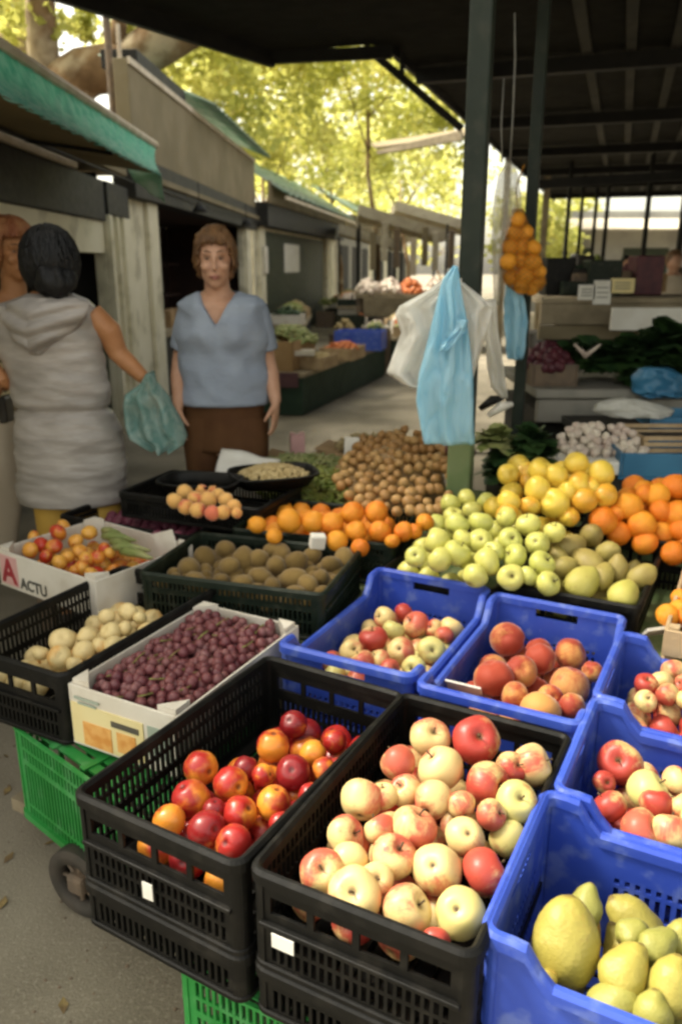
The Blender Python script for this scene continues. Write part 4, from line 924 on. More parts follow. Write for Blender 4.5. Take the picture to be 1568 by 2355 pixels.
for i in range(nn_ + 1):
    for j in range(nv_ + 1):
        u = i / nn_; f = j / nv_; p = A0.lerp(A1, u).lerp(E0.lerp(E1, u), f); bell = math.sin(math.pi * min(1, f * 1.05))
        mb.v.append(p + Vector(((.010 * math.sin(u * 210 + 4 * noise.noise(Vector((u * 30, 0, 1)))) + .020 * noise.noise(Vector((u * 70, f, 3)))) * (.3 + f) - .03 * bell, 0, .012 * noise.noise(Vector((u * 60, 5, 0))) * f - .02 * bell)))
for i in range(nn_):
    for j in range(nv_): a = i * (nv_ + 1) + j; mb.f.append((a, a + nv_ + 1, a + nv_ + 2, a + 1))
mb.build('valance', M['greenfab'], aw, True, solid=.003)
mb = MB(); quadsheet(mb, E1 + Vector((0, 0, .03)), Vector((-1.66, 6.70, 2.24)), Vector((-1.60, 6.70, 2.12)), E1 + Vector((.02, .03, -.20)), 8, 8, .02, 3); mb.build('end_flap', M['greenroof'], aw, True, solid=.003)
for y in (3.0, 5.4): MB().tube([(-1.42, y, 2.165), (-1.97, y, 2.242)], .012, 6).build('strut', M['darksteel'], aw)
# second kiosk
f2 = frame2((-2.06, 8.12), (-1.66, 15.6)); L2 = f2[3]
t = thing('market_kiosk', 'second kiosk with tall tan fascia and open reddish dark front behind the woman in blue', 'kiosk', (-2.06, 8.12, 0), group='kiosks along the lane')
for a_, b_ in ((0, 1.0), (L2 - .9, L2)): w = MB(); sbox(w, f2, a_, b_, -.10, 0, 0, 2.12); w.build('wall', M['creamwall'], t, bevel=.006)
w = MB(); sbox(w, f2, .62, .98, .002, .05, 0, 2.12); w.build('door_frame', M['creamwall'], t, bevel=.006)
w = MB(); sbox(w, f2, L2 - .85, L2 - .45, .002, .06, 0, 2.12); w.build('door_frame', M['creamwall'], t, bevel=.006)
w = MB(); sbox(w, f2, 0, L2, -.10, .12, 2.122, 2.50); w.build('lintel', M['darksteel'], t, bevel=.008)
w = MB(); sbox(w, f2, .1, L2, .122, .16, 2.30, 2.36); w.build('pale_trim', M['tan'], t, bevel=.004)
w = MB(); sbox(w, f2, .08, L2, -.04, .10, 2.503, 3.32); w.build('fascia', M['tan'], t, bevel=.01)
w = MB()
sbox(w, f2, .08, L2, .101, .125, 3.27, 3.33); w.build('pale_trim', M['rail'], t, bevel=.004)
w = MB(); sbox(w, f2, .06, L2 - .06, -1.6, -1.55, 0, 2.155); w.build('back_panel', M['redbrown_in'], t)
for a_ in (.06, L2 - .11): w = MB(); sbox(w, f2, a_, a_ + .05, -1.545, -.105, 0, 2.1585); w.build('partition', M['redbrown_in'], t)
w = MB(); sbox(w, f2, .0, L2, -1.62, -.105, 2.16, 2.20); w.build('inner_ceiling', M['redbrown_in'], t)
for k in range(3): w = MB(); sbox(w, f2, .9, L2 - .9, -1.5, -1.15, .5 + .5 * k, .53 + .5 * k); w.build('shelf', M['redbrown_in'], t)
w = MB(); sbox(w, f2, 1.05, L2 - .95, -.35, -.02, .70, .78); w.build('counter', M['plankw'], t, bevel=.006)
w = MB(); sbox(w, f2, 1.06, L2 - .96, -.10, -.06, 0, .70); w.build('counter_front', M['darksteel'], t)
w = MB(); sbox(w, f2, .55, 2.5, -.3, .06, 3.335, 3.50); w.build('roof_beam', M['darksteel'], t, bevel=.01)
def corr(fr, s0, s1, nA, zA, nB, zB, name, mat, par, n=60, amp=.03):
    mb = MB()
    for i in range(n + 1):
        s = s0 + (s1 - s0) * i / n; h = amp * math.sin(i * 2.1)
        for j in range(5): f = j / 4; mb.v.append(P3(fr, s, nA + (nB - nA) * f, zA + (zB - zA) * f + h))
    for i in range(n):
        for j in range(4): a = i * 5 + j; mb.f.append((a, a + 5, a + 6, a + 1))
    return mb.build(name, mat, par, True, solid=.006)
corr(f2, 2.6, L2, .40, 3.36, -1.0, 3.92, 'roof', M['greenroof'], t)
MB().tube([P3(f2, .25, -.12, 2.5), P3(f2, .25, -.12, 3.72)], .035, 8).build('vent_pipe', M['rust'], t)
MB().tube([P3(f2, .36, -.05, 3.3), P3(f2, .36, -.05, 3.66)], .02, 8).build('pale_pipe', M['rail'], t)
rr = random.Random(4)
for k in range(9):
    o = MB(); s = 1.2 + .55 * k; hh = rr.uniform(.12, .28); sbox(o, f2, s, s + rr.uniform(.2, .42), -.30, -.08, .782, .782 + hh); mt = rr.choice(['brown_card', 'carton', 'bluebox', 'wood'])
    o = o.build('goods_box', M[mt], None, bevel=.006); tag(o, 'small box of goods standing on the counter of the second kiosk', 'box', 'boxes on the second kiosk counter')
# third kiosk
f3 = frame2((-1.64, 15.7), (-.20, 25.0)); L3 = f3[3]
t = thing('market_kiosk', 'third kiosk with closed dark green shutter and pale green roof sheet', 'kiosk', (-1.64, 15.7, 0), group='kiosks along the lane')
w = MB(); sbox(w, f3, 0, L3, -.12, 0, 0, 2.2); w.build('wall', M['creamwall'], t)
w = MB()
sbox(w, f3, .8, 7.3, .002, .03, .0, 2.14)
for k in range(21): sbox(w, f3, .82, 7.28, .031, .043, .03 + k * .10, .105 + k * .10)
w.build('shutter', M['shutter'], t)
w = MB(); sbox(w, f3, .2, .55, .002, .10, 0, 2.2); w.build('post', M['creamwall'], t, bevel=.006)
w = MB(); sbox(w, f3, 7.45, 8.5, .002, .12, 0, 2.2); w.build('post', M['creamwall'], t, bevel=.01)
w = MB(); sbox(w, f3, 0, L3, -.12, .30, 2.205, 2.62); w.build('lintel', M['darksteel'], t)
w = MB(); sbox(w, f3, 0, L3, .302, .34, 2.60, 2.98); w.build('fascia', M['tan'], t)
corr(f3, .1, L3, .62, 2.78, -1.0, 3.75, 'roof', M['greenroof'], t, 50, .035)
w = MB(); sbox(w, f3, .1, L3, .60, .64, 2.66, 2.72); w.build('pale_trim', M['rail'], t)
o = MB(); sbox(o, f3, 2.4, 4.0, .046, .052, 1.35, 1.95); o = o.build('paper_notice', M['white']); tag(o, 'white paper notice on the dark green shutter of the third kiosk', 'notice')
o = MB(); sbox(o, f3, .28, .50, .105, .16, 1.35, 1.85); o = o.build('meter_box', M['carton'], None, bevel=.01); tag(o, 'pale meter box on the post beside the dark green shutter', 'meter box')
# fourth and fifth kiosk, far
for k, (a, b, lb) in enumerate([((-.10, 25.4), (1.1, 33.0), 'fourth kiosk, narrow grey front behind the far produce stand'), ((1.2, 33.4), (3.4, 43), 'farthest pale kiosk at the end of the lane')]):
    f = frame2(a, b); t = thing('market_kiosk', lb, 'kiosk', (*a, 0), group='kiosks along the lane')
    w = MB(); sbox(w, f, 0, f[3], -.12, 0, 0, 2.6); w.build('wall', M['creamwall' if k else 'greycloth'], t)
    for j in range(3): w = MB(); sbox(w, f, .5 + j * f[3] / 3, f[3] / 3 - .5 + j * f[3] / 3, .003, .03, 0, 2.1); w.build('door', M['dark_in'], t)
    w = MB(); sbox(w, f, -.1, f[3], -.2, .5, 2.62, 2.95); w.build('fascia', M['tan'], t)
    corr(f, -.1, f[3], .8, 2.9, -1.2, 4.0, 'roof', M['greenroof'], t, 30, .04)

# ------------------------------------------------------------------ low produce table down the lane
def basket_heap(name, label, cat, mat, c, rx, ry, h, size, n, seed, el=(1, 1, 1), kind='stuff'):
    return scatter(name, label, cat, mat, n, (c[0] - rx, c[0] + rx, c[1] - ry, c[1] + ry), lambda a, b: c[2] + h * (1 - a * a - b * b), size, el, seed, kind)
t = thing('produce_table', 'low produce table with dark green skirt down the lane', 'table', (0, 9.8, 0))
ta = [(-.86, 8.25), (-.38, 8.2), (.64, 11.4), (.1, 11.7)]
MB().prism(ta, .40, .44).build('table_top', M['plankw'], t); MB().prism([(-.84, 8.27), (-.395, 8.225), (.62, 11.38), (.1, 11.66)], .01, .398).build('skirt', M['darkgreen_skirt'], t)
MB().prism([(-.845, 8.225), (-.44, 8.19), (-.435, 8.205), (-.84, 8.24)], .30, .45).build('front_cloth', M['purple_skirt'], t)
def lane_crate(c, d, h, rz, mat, label, name='crate'):
    t = thing(name, label, 'crate', (c[0], c[1], c[2]), R(rz)); th = .012
    MB().box((0, 0, th / 2), (d[0], d[1], th)).build('base', mat, t, local=True)
    for s in (-1, 1):
        MB().box((s * (d[0] / 2 - th / 2), 0, h / 2 + th / 2 + .001), (th, d[1], h - th)).build('side_wall', mat, t, local=True, bevel=.003)
        MB().box((0, s * (d[1] / 2 - th / 2), h / 2 + th / 2 + .001), (d[0] - 2 * th - .004, th, h - th)).build('end_wall', mat, t, local=True, bevel=.003)
    return t
lane_crate((-.60, 8.75, .445), (.44, .70), .30, -18, M['brown_card'], 'tall brown cardboard box holding straw coloured beans on the lane table', 'cardboard_box')
basket_heap('bean_heap', 'heap of straw coloured beans in the cardboard box down the lane', 'beans', 'lettuce', (-.55, 8.95, .70), .28, .40, .16, .03, 170, 21, (2.2, .7, .7))
lane_crate((-.28, 8.75, .445), (.36, .5), .13, -18, M['wood'], 'shallow wooden tray of pale roots at the near end of the lane table')
basket_heap('root_heap', 'pale brown roots in the shallow wooden tray down the lane', 'roots', 'palepeach' if False else 'nut', (-.28, 8.75, .54), .16, .22, .05, .03, 60, 22)
lane_crate((.02, 9.6, .445), (.40, .55), .14, -18, M['wood'], 'wooden tray of orange carrots on the lane table')
basket_heap('carrot_heap', 'orange carrots heaped in a wooden tray down the lane', 'carrots', 'carrot', (.02, 9.6, .56), .18, .25, .06, .03, 70, 23, (2.4, .7, .7))
lane_crate((.26, 10.7, .445), (.62, .45), .24, -12, M['bluep'], 'blue crate at the far end of the lane table')
lane_crate((.42, 11.0, .445), (.28, .4), .20, -18, M['carton'], 'white carton at the far corner of the lane table')
lane_crate((-.42, 8.50, .60), (.28, .18), .05, 5, M['carton'], 'white dish lying on the near end of the lane table', 'dish')
# far produce stand
t = thing('produce_stand', 'far produce stand heaped with pale fruit in the middle of the lane', 'stand', (1.0, 15.2, 0))
MB().prism([(.25, 14.6), (2.3, 14.4), (2.4, 16), (.35, 16.2)], .95, 1.02).build('top', M['plankw'], t)
for x, y in ((.3, 14.7), (2.2, 14.5), (.4, 16), (2.3, 15.9)): MB().box((x, y, .475), (.06, .06, .95)).build('leg', M['rust'], t)
MB().box((.9, 14.9, .35), (.9, .5, .5)).build('shelf_box', M['dark_in'], t)
for k in range(5):
    o = basket_heap('fruit_heap', ['pale cream fruit heaped at the left end of the far stand', 'peach coloured fruit heaped second from left on the far stand', 'orange pink fruit heaped in the middle of the far stand', 'pale fruit heaped second from right on the far stand', 'cream fruit heaped at the right end of the far stand'][k], 'fruit', ['garlic', 'garlic', 'carrot', 'garlic', 'garlic'][k], (.5 + .38 * k, 15.0, 1.04), .22, .45, .20, .055, 60, 40 + k)
for k in range(3): lane_crate((.35 + .5 * k, 14.1, .02 + .0), (.42, .38), .5 + .1 * k, 8 * k, M[['carton', 'rust', 'carton'][k]], ['pale carton standing under the far stand at left', 'brown carton standing under the far stand', 'white carton under the right part of the far stand'][k], 'carton')
# canvases and far stalls
def canopy(name, label, c, w, d, z0, z1, mat, n=2, sag=.05):
    t = thing(name, label, 'stall', (*c, 0))
    q = [Vector((c[0] - w / 2, c[1] - d / 2, z0)), Vector((c[0] + w / 2, c[1] - d / 2, z0)), Vector((c[0] + w / 2, c[1] + d / 2, z0)), Vector((c[0] - w / 2, c[1] + d / 2, z0))]; top = Vector((c[0], c[1], z1))
    mb = MB()
    q[0].z += z1 - z0; q[3].z += z1 - z0; q[1].z -= .12; q[2].z -= .12; mb.add(q, [(0, 1, 2, 3)])
    for i in range(4): a, b = q[i], q[(i + 1) % 4]; mb.add([a, b, b - Vector((0, 0, .22)), a - Vector((0, 0, .22))], [(0, 1, 2, 3)])
    mb.build('canvas', mat, t, solid=.01)
    for p in q: MB().tube([(p.x, p.y, 0), (p.x, p.y, z0)], .03, 6).build('post', M['darksteel'], t)
    MB().box((c[0], c[1] - d / 2 + .3, .45), (w * .9, .6, .9)).build('counter', M['plankw'], t)
    return t
canopy('canopy_stall', 'pale canvas stall with brown posts far down the lane', (1.35, 19.5), 1.9, 2.4, 2.35, 2.75, M['palefab'])
canopy('canopy_stall', 'white canvas stall farthest along the lane by the post', (2.35, 22), 2.0, 2.4, 2.6, 3.0, M['palefab'])
canopy('canopy_stall', 'low canvas stall behind the far produce stand', (.75, 22.5), 1.6, 2.2, 2.2, 2.5, M['palefab'])
rr = random.Random(9)
for k in range(9):
    x = .7 + .28 * k + rr.uniform(-.05, .05); z = rr.uniform(1.5, 1.9); c = ['tan', 'palefab', 'rust', 'creamcloth'][k % 4]
    o = MB().prism([(x - .07, 18.25), (x + .07, 18.25), (x + .07, 18.30), (x - .07, 18.30)], z - .25, z + .55).build('hanging_cloth', M[c], None, bevel=.01); tag(o, 'narrow cloth hanging from the pale canvas stall down the lane', 'cloth', 'cloths hanging from the pale stall')
t = thing('far_shed', 'far open shed with weathered eave board on the right of the lane', 'shed', (2.6, 15, 0))
e0, e1, e2 = aty(866, 346, 15.0), aty(1060, 300, 14.2), aty(1060, 322, 14.2)
MB().add([e0, e1, e2, e0 + Vector((0, 0, -.06)), e0 + Vector((.05, .10, 0)), e1 + Vector((.05, .10, 0)), e2 + Vector((.05, .10, 0)), e0 + Vector((.05, .10, -.06))], [(0, 1, 2, 3), (7, 6, 5, 4), (0, 4, 5, 1), (1, 5, 6, 2), (2, 6, 7, 3), (3, 7, 4, 0)]).build('eave_board', M['plankw'], t)
MB().add([e0 + Vector((0, .12, .05)), e1 + Vector((1.5, .12, .1)), e1 + Vector((1.5, 3, .6)), e0 + Vector((0, 3, .5))], [(0, 1, 2, 3)]).build('roof', M['tan'], t, solid=.04)
for x in (2.9, 3.6): MB().box((x, 15, 1.9), (.1, .1, 3.8)).build('post', M['plankw'], t)

# ------------------------------------------------------------------ market hall: roof, posts, beams
t = thing('market_hall', 'dark market hall roof on green steel posts over the right side', 'hall', (3, 8, 0))
ZR = 3.0
pl = [(-2.4, 3.85), (-.50, 6.6), (.14, 6.42), (.36, 6.42), (1.55, 9.9), (5.05, 20.2), (28, 13.5), (24, -6), (4.2, .2), (.15, 2.55)]
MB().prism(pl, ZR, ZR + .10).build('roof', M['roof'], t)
mb = MB()
for k in range(70):       # corrugations under the sheet
    o_ = Vector((-2.0, 3.3, 0)) + Vector((.94, -.34, 0)) * (.0) ; s = k * .30; d = Vector((.32, .947, 0)); n_ = Vector((.947, -.32, 0)); a = Vector((.9, 4.2, 0)) + n_ * (s - .2)
    A_, B_ = a + d * .2, a + d * 15.0
    if 0 < s < 18: mb.bar(A_ + Vector((0, 0, ZR - .018)), B_ + Vector((0, 0, ZR - .018)), .07, .03)
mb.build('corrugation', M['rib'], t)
for k in range(6):
    d = Vector((.947, -.32, 0)); a = Vector((.55, 7.0, 0)) + Vector((.32, .947, 0)) * (2.4 * k)
    MB().bar(a + Vector((0, 0, ZR - .085)) + d * .05, a + d * 17 + Vector((0, 0, ZR - .085)), .09, .10).build('purlin', M['darksteel'], t)
MB().bar(Vector((-.50, 6.56, ZR - .06)), Vector((-2.4, 3.80, ZR - .06)), .05, .10).build('eave_beam', M['darksteel'], t)
MB().bar(Vector((.36, 6.42, ZR - .03)), Vector((5.05, 20.2, ZR - .03)), .04, .05).build('eave_beam', M['darksteel'], t)
MB().bar(Vector((-.52, 6.55, ZR - .05)), Vector((.36, 6.38, ZR - .05)), .05, .08).build('eave_beam', M['darksteel'], t)
b0, b1 = aty(838, 106, 6.5), aty(1062, 297, 6.5)
MB().bar(b0, b1, .05, .046).build('brace', M['darksteel'], t)
q0, q1 = aty(924, 120, 6.5), aty(924, 186, 6.5); MB().bar(q0, q1, .035, .035).build('brace', M['darksteel'], t)
xp = aty(1092, 400, 6.55); MB().box((xp.x, 6.55, ZR / 2), (.10, .10, ZR)).build('post', M['steel'], t, bevel=.01)
# near post: square steel column between the fruit heaps
c1 = aty(1079, 700, 2.95); c2 = aty(1210, 650, 4.25)
MB().box((c1.x, 2.95, ZR / 2), (.076, .076, ZR), Matrix.Rotation(R(-18), 3, 'Z')).build('post', M['steel'], t, bevel=.008)
MB().box((c1.x - .010, 2.92, .72), (.088, .090, .34), Matrix.Rotation(R(-18), 3, 'Z')).build('lit_post_base', surf('mossy_lit_green', (.10, .15, .055), (.14, .18, .08), 8, .8, .1, 40), t, bevel=.008)  # added box; its paler green holds the light on the mossy post foot
MB().box((c2.x, 4.25, ZR / 2), (.058, .058, ZR), Matrix.Rotation(R(-18), 3, 'Z')).build('post', M['steel'], t, bevel=.008)
for px, y in ((1300, 13), (1330, 15), (1362, 16), (1388, 14), (1480, 12), (1562, 9.5)):
    p = aty(px, 560, y); MB().box((p.x, y, ZR / 2), (.055, .055, ZR)).build('post', M['darksteel'], t)
h0 = aty(1225, 425, 9.0); MB().bar(Vector((h0.x, 9, h0.z)), aty(1700, 395, 9.0), .05, .09).build('tie_beam', M['darksteel'], t)
tag(MB().tube([aty(1183, 30, 3.6), aty(1184, 130, 3.6), aty(1179, 260, 3.6), aty(1172, 372, 3.6)], [.004] * 4, 6).build('hanging_rope', M['cable'], None, True), 'grey rope hanging down beside the near green post', 'rope')
tag(MB().tube([aty(1158, 180, 3.5), aty(1152, 290, 3.5), aty(1154, 375, 3.5)], [.003] * 3, 6).build('hanging_rope', M['cable'], None, True), 'thin dark rope hanging between the two green posts', 'rope')

# ------------------------------------------------------------------ hanging bags
def bag(name, label, rows, y, mat, amp=.016, th=.018, seed=0, folds=3.0, lean=0.0, nu=26, sub=5, cat='plastic bag'):
    """rows: (py, left px, right px); front and back film meeting at the sides"""
    rows2 = []
    for a, b in zip(rows, rows[1:]):
        for k in range(sub): f = k / sub; rows2.append(tuple(a[i] + (b[i] - a[i]) * f for i in range(3)))
    rows2.append(rows[-1]); mb = MB(); rings = []; n = len(rows2)
    for j, (py, l, r) in enumerate(rows2):
        f = j / (n - 1); ring = []
        for sd in (1, -1):
            for i in range(nu):
                u = i / nu if sd == 1 else 1 - i / nu
                p = aty(l + (r - l) * u, py, y); e = math.sin(math.pi * u)
                w = amp * (math.sin(folds * 6.28 * u + 1.5 * noise.noise(Vector((f * 3, seed, 0))) * 2 + seed) + 1.3 * noise.noise(Vector((u * 5, f * 5, seed))))
                ring.append(p + Vector((0, -sd * th * (e ** .6) + w * (.35 + .65 * min(1, f * 2)) + lean * f, .006 * noise.noise(Vector((u * 9, f * 2, seed + 3))))))
        rings.append(ring)
    mb.loft(rings, True, True); o = mb.build(name, M[mat], None, True); tag(o, label, cat); return o
Yb = 2.72
bag('carrier_bag', 'white carrier bags fanned out to the left behind the long blue bag', [(640, 1020, 1062), (668, 985, 1064), (705, 918, 1062), (725, 908, 1060), (765, 922, 1060), (810, 906, 1062), (858, 888, 1064), (884, 925, 1066), (892, 944, 1060)], Yb + .03, 'bagwhite', .014, .02, 1.0)
bag('carrier_bag', 'white carrier bag with pointed corner right of the long blue bag', [(650, 1040, 1066), (675, 1042, 1100), (704, 1048, 1136), (722, 1046, 1130), (790, 1050, 1114), (850, 1052, 1096), (895, 1056, 1082)], Yb + .015, 'bagwhite', .010, .018, 2.2, 2.0)
bag('carrier_bag', 'narrow white carrier bag hanging behind the near post', [(690, 1118, 1140), (760, 1114, 1146), (840, 1120, 1156), (890, 1128, 1164), (914, 1150, 1166)], 3.15, 'bagwhite', .010, .016, 3.1, 1.5)
bag('carrier_bag', 'long light blue carrier bag hanging in front of the near post', [(612, 1040, 1052), (640, 1018, 1056), (665, 1010, 1060), (720, 998, 1070), (780, 984, 1078), (860, 962, 1086), (920, 956, 1088), (980, 966, 1090), (1020, 974, 1090)], Yb - .035, 'bagblue', .012, .020, 4.0, 2.2)
bag('bag_fold', 'folded handle strap on the long light blue carrier bag', [(735, 1050, 1076), (760, 1044, 1070), (785, 1020, 1050), (808, 1008, 1026)], Yb - .068, 'bagblue', .006, .006, 5.0, 1.0, cat='bag handle')
bag('carrier_bag', 'small darker blue carrier bag hanging on the second green post', [(655, 1162, 1196), (690, 1158, 1206), (740, 1158, 1212), (790, 1162, 1208), (826, 1166, 1200)], 4.05, 'bagblue', .016, .03, 6.0, 1.6)
bag('clear_bag', 'clear film sack hanging above the net of oranges', [(372, 1164, 1176), (400, 1146, 1190), (450, 1136, 1198), (500, 1132, 1196), (560, 1132, 1160), (640, 1134, 1152), (700, 1136, 1146)], 4.0, 'bagclear', .02, .03, 7.0, 2.5)
nb = [(480, 1178, 1202), (510, 1168, 1212), (560, 1156, 1232), (610, 1150, 1248), (650, 1158, 1254), (674, 1190, 1240)]
t = thing('orange_net', 'orange mesh net full of oranges hanging from the second green post', 'net bag', tuple(aty(1200, 660, 4.0)))
rings = []
for a, b in zip(nb, nb[1:]):
    for k in range(4):
        f = k / 4; py, l, r = (a[i] + (b[i] - a[i]) * f for i in range(3)); L_, R_ = aty(l, py, 4.0), aty(r, py, 4.0); c = (L_ + R_) / 2; w = (R_ - L_).length / 2
        rings.append([c + Vector((w * math.cos(2 * math.pi * j / 18), w * math.sin(2 * math.pi * j / 18) * .9, 0)) for j in range(18)])
mb = MB()
for i in range(len(rings) - 1):
    for j in range(18):
        mb.tube([rings[i][j], rings[i + 1][(j + 1) % 18]], .0016, 4, False); mb.tube([rings[i][(j + 1) % 18], rings[i + 1][j]], .0016, 4, False)
mb.build('mesh_net', M['net'], t)
MB().tube([aty(1190, 482, 4.0), aty(1186, 430, 4.05), aty(1204, 380, 4.2)], .004, 6).build('cord', M['net'], t)
NO = [(1190, 505, 17), (1180, 535, 19), (1208, 535, 18), (1172, 568, 20), (1200, 566, 20), (1226, 570, 18), (1168, 602, 20), (1196, 600, 21), (1224, 604, 20), (1240, 625, 16), (1176, 636, 20), (1206, 634, 21), (1234, 645, 18), (1198, 660, 18), (1222, 664, 16)]
rr = random.Random(3)
for (x, y, r) in NO:
    p = aty(x, y, 4.0 + rr.uniform(-.05, .03)); put('orange', p, r * dep(p) / FPX, 'y', 'golden orange fruit inside the hanging orange mesh net', 'oranges in the hanging net')

# ------------------------------------------------------------------ neighbour's stalls under the hall
t = thing('hall_counter', 'grey topped dark counter of the neighbouring vegetable stall', 'counter', (2.4, 4.7, 0))
q = aty(1228, 890, 4.45)
MB().box((q.x + 1.6, 4.95, .82), (3.2, 1.1, .05)).build('top', M['greycloth'], t, bevel=.008); MB().box((q.x + 1.62, 4.46, .72), (3.2, .06, .13)).build('front_board', M['greycloth'], t, bevel=.008)
MB().box((q.x + 1.6, 5.0, .35), (3.1, .9, .68)).build('body', M['dark_in'], t)
t = thing('hall_counter', 'long beige counter with price cards at the back of the hall', 'counter', (3, 6.4, 0))
q2 = aty(1240, 700, 6.0)
MB().box((q2.x + 2.2, 6.4, 1.255), (4.4, .9, .04)).build('top', M['plankw'], t, bevel=.006); MB().box((q2.x + 2.2, 5.97, 1.16), (4.4, .05, .145)).build('front_board', M['plankw'], t, bevel=.006)
MB().box((q2.x + 2.2, 5.99, 1.03), (4.4, .04, .10)).build('front_board', M['tan'], t, bevel=.006); MB().box((q2.x + 2.2, 6.4, .5), (4.3, .8, .98)).build('body', M['dark_in'], t)
w0, w1 = aty(1408, 708, 5.7), aty(1408, 760, 5.7); MB().box((w0.x + .8, 5.72, (w0.z + w1.z) / 2), (1.6, .03, w0.z - w1.z)).build('white_panel', M['white'], t, bevel=.004)
for px0, px1, py0, py1, lb in ((1330, 1366, 655, 690, 'small white price card left on the beige counter'), (1366, 1402, 645, 700, 'large white price card in the middle of the beige counter'), (1404, 1456, 640, 674, 'wide pale yellow price card on the beige counter')):
    a, b = aty(px0, py0, 5.93), aty(px1, py1, 5.93); o = thing('price_card', lb, 'price card', (a.x, 5.93, b.z)); MB().box(((a.x + b.x) / 2, 5.93, (a.z + b.z) / 2), (b.x - a.x, .006, a.z - b.z)).build('card', M['white' if px0 < 1400 else 'print_y'], o, bevel=.001)
    for k in range(3): MB().box(((a.x + b.x) / 2, 5.925, b.z + (a.z - b.z) * (.3 + .2 * k)), ((b.x - a.x) * .65, .002, .008)).build('printed_line', M['greycloth'], o)
def leafhead(name, label, c, r, mat, n=60, seed=0, group=None, spread=1.0):
    rr = random.Random(seed); mb = MB()
    for k in range(n):
        a = rr.uniform(0, 6.28); e = rr.uniform(.05, 1.35) * spread; d = Vector((math.cos(a) * math.sin(e), math.sin(a) * math.sin(e), math.cos(e))); s = d.cross(Vector((0, 0, 1)))
        s = s.normalized() if s.length > .05 else Vector((1, 0, 0)); u = s.cross(d); L = r * rr.uniform(.7, 1.15); w = L * .38
        b0 = c + d * L * .15; rows = []
        for j in range(5):
            f = j / 4; cc = b0 + d * L * f * .9 + u * (-.25 * L * f * f) + Vector((0, 0, -.22 * L * f * f)); ww = w * math.sin(.35 + 2.4 * f)
            rows.append([cc - s * ww + u * rr.uniform(-.06, .06) * L, cc + u * .07 * L, cc + s * ww + u * rr.uniform(-.06, .06) * L])
        mb.loft(rows, False, False)
    o = mb.build(name, M[mat], None, True); tag(o, label, 'vegetable', group); return o
GRN = [(1560, 790, .21, 'greens', 'tall dark green kale at the right edge of the grey topped counter'), (1500, 800, .16, 'greens', 'dark green kale second from the right on the grey topped counter'), (1450, 812, .15, 'greens', 'dark green leafy head in the middle of the grey topped counter'), (1405, 818, .14, 'greens', 'dark leafy head right of the pale stalked leaves'),
       (1350, 820, .15, 'greens', 'dark green leaves with pale stalks on the grey topped counter'), (1300, 822, .12, 'greens', 'small dark leafy head left of the pale stalked leaves'), (1545, 855, .14, 'greens', 'dark green leafy head lying low at the right edge of counter'), (1470, 860, .10, 'greens', 'low dark leafy head in front of the row of kale')]
for k, (px, py, r, m_, lb) in enumerate(GRN):
    p = aty(px, py, 4.75 if py < 850 else 4.55); leafhead('leafy_green', lb, p - Vector((0, 0, r * .45)), r * 1.35, m_, 70, 50 + k, 'leafy greens on the grey topped counter')
mb = MB(); p = aty(1345, 822, 4.62)
for k in range(9): a = R(-70 + 17 * k); mb.tube([p, p + Vector((math.sin(a) * .08, -.02, .03 + .05 * abs(math.sin(a))))], [.010, .006], 6)
tag(mb.build('pale_stalk', M['garlic'], None, True), 'pale curved stalks in front of the dark leaves on the grey counter', 'stalks')
lane_crate((aty(1265, 860, 4.6).x, 4.7, .848), (.26, .4), .12, 0, M['rust'], 'rusty brown crate of dark red peppers at the left end of the grey counter')
basket_heap('pepper_heap', 'dark red peppers heaped at the left end of the grey topped counter', 'peppers', 'maroon', (aty(1265, 830, 4.6).x, 4.68, .95), .13, .18, .10, .035, 60, 61)
# second layer nearer: white cloth, garlic, blue boxes, slatted crate
p = aty(1375, 1035, 3.55)
t = thing('garlic_tray', 'white tray under the heap of garlic bulbs behind the yellow apples', 'tray', (1.19, 3.58, .60)); MB().prism([(.95, 3.40), (1.42, 3.36), (1.44, 3.72), (.98, 3.76)], .62, .68).build('tray', M['white'], t, bevel=.01); MB().prism([(.97, 3.42), (1.40, 3.38), (1.42, 3.70), (1.0, 3.74)], .0, .615).build('stand', M['dark_in'], t)
GA = []; rr = random.Random(12)
for _ in range(2500):
    x, y = rr.uniform(1285, 1465), rr.uniform(975, 1034)
    if ((x - 1375) / 92) ** 2 + ((y - 1010) / 36) ** 2 < 1 and all(math.hypot(x - a, (y - b) * 1.2) > 15 for a, b, *_q in GA): GA.append((x, y, 13 + rr.uniform(-1, 2), 'w'))
fruits('garlic bulb', GA, lerpz(1035, .70, 975, .80), 'in heap', 'garlic bulbs behind the yellow apples')
fill('garlic bulb', (1.20, 3.60), 0, .30, .40, .70, .026, 'w', 'white garlic bulb in the lower layer behind the yellow apples', 'lower garlic bulbs behind the yellow apples')
def crate_px(px0, px1, py0, py1, y, d, mat, label, name): 
    a, b = aty(px0, py0, y), aty(px1, py1, y); return lane_crate(((a.x + b.x) / 2, y + d / 2, b.z), (b.x - a.x, d), a.z - b.z, -6, M[mat], label, name)
crate_px(1440, 1640, 1045, 1105, 3.35, .35, 'bluebox', 'teal blue box beside the garlic at the right edge', 'blue_box')
crate_px(1505, 1660, 962, 1000, 3.9, .3, 'bluebox', 'teal blue box higher up behind the slatted crate', 'blue_box')
t = thing('slatted_crate', 'pale slatted wooden crate on the teal blue box at the right edge', 'crate', tuple(aty(1570, 1060, 3.6)))
for k in range(4):
    a = aty(1480, 1008 + 14 * k, 3.55); MB().box((a.x + .22, 3.55, a.z), (.44, .012, .018)).build('slat', M['wood'], t); MB().box((a.x + .22, 3.85, a.z), (.44, .012, .018)).build('slat', M['wood'], t)
a = aty(1480, 1035, 3.55)
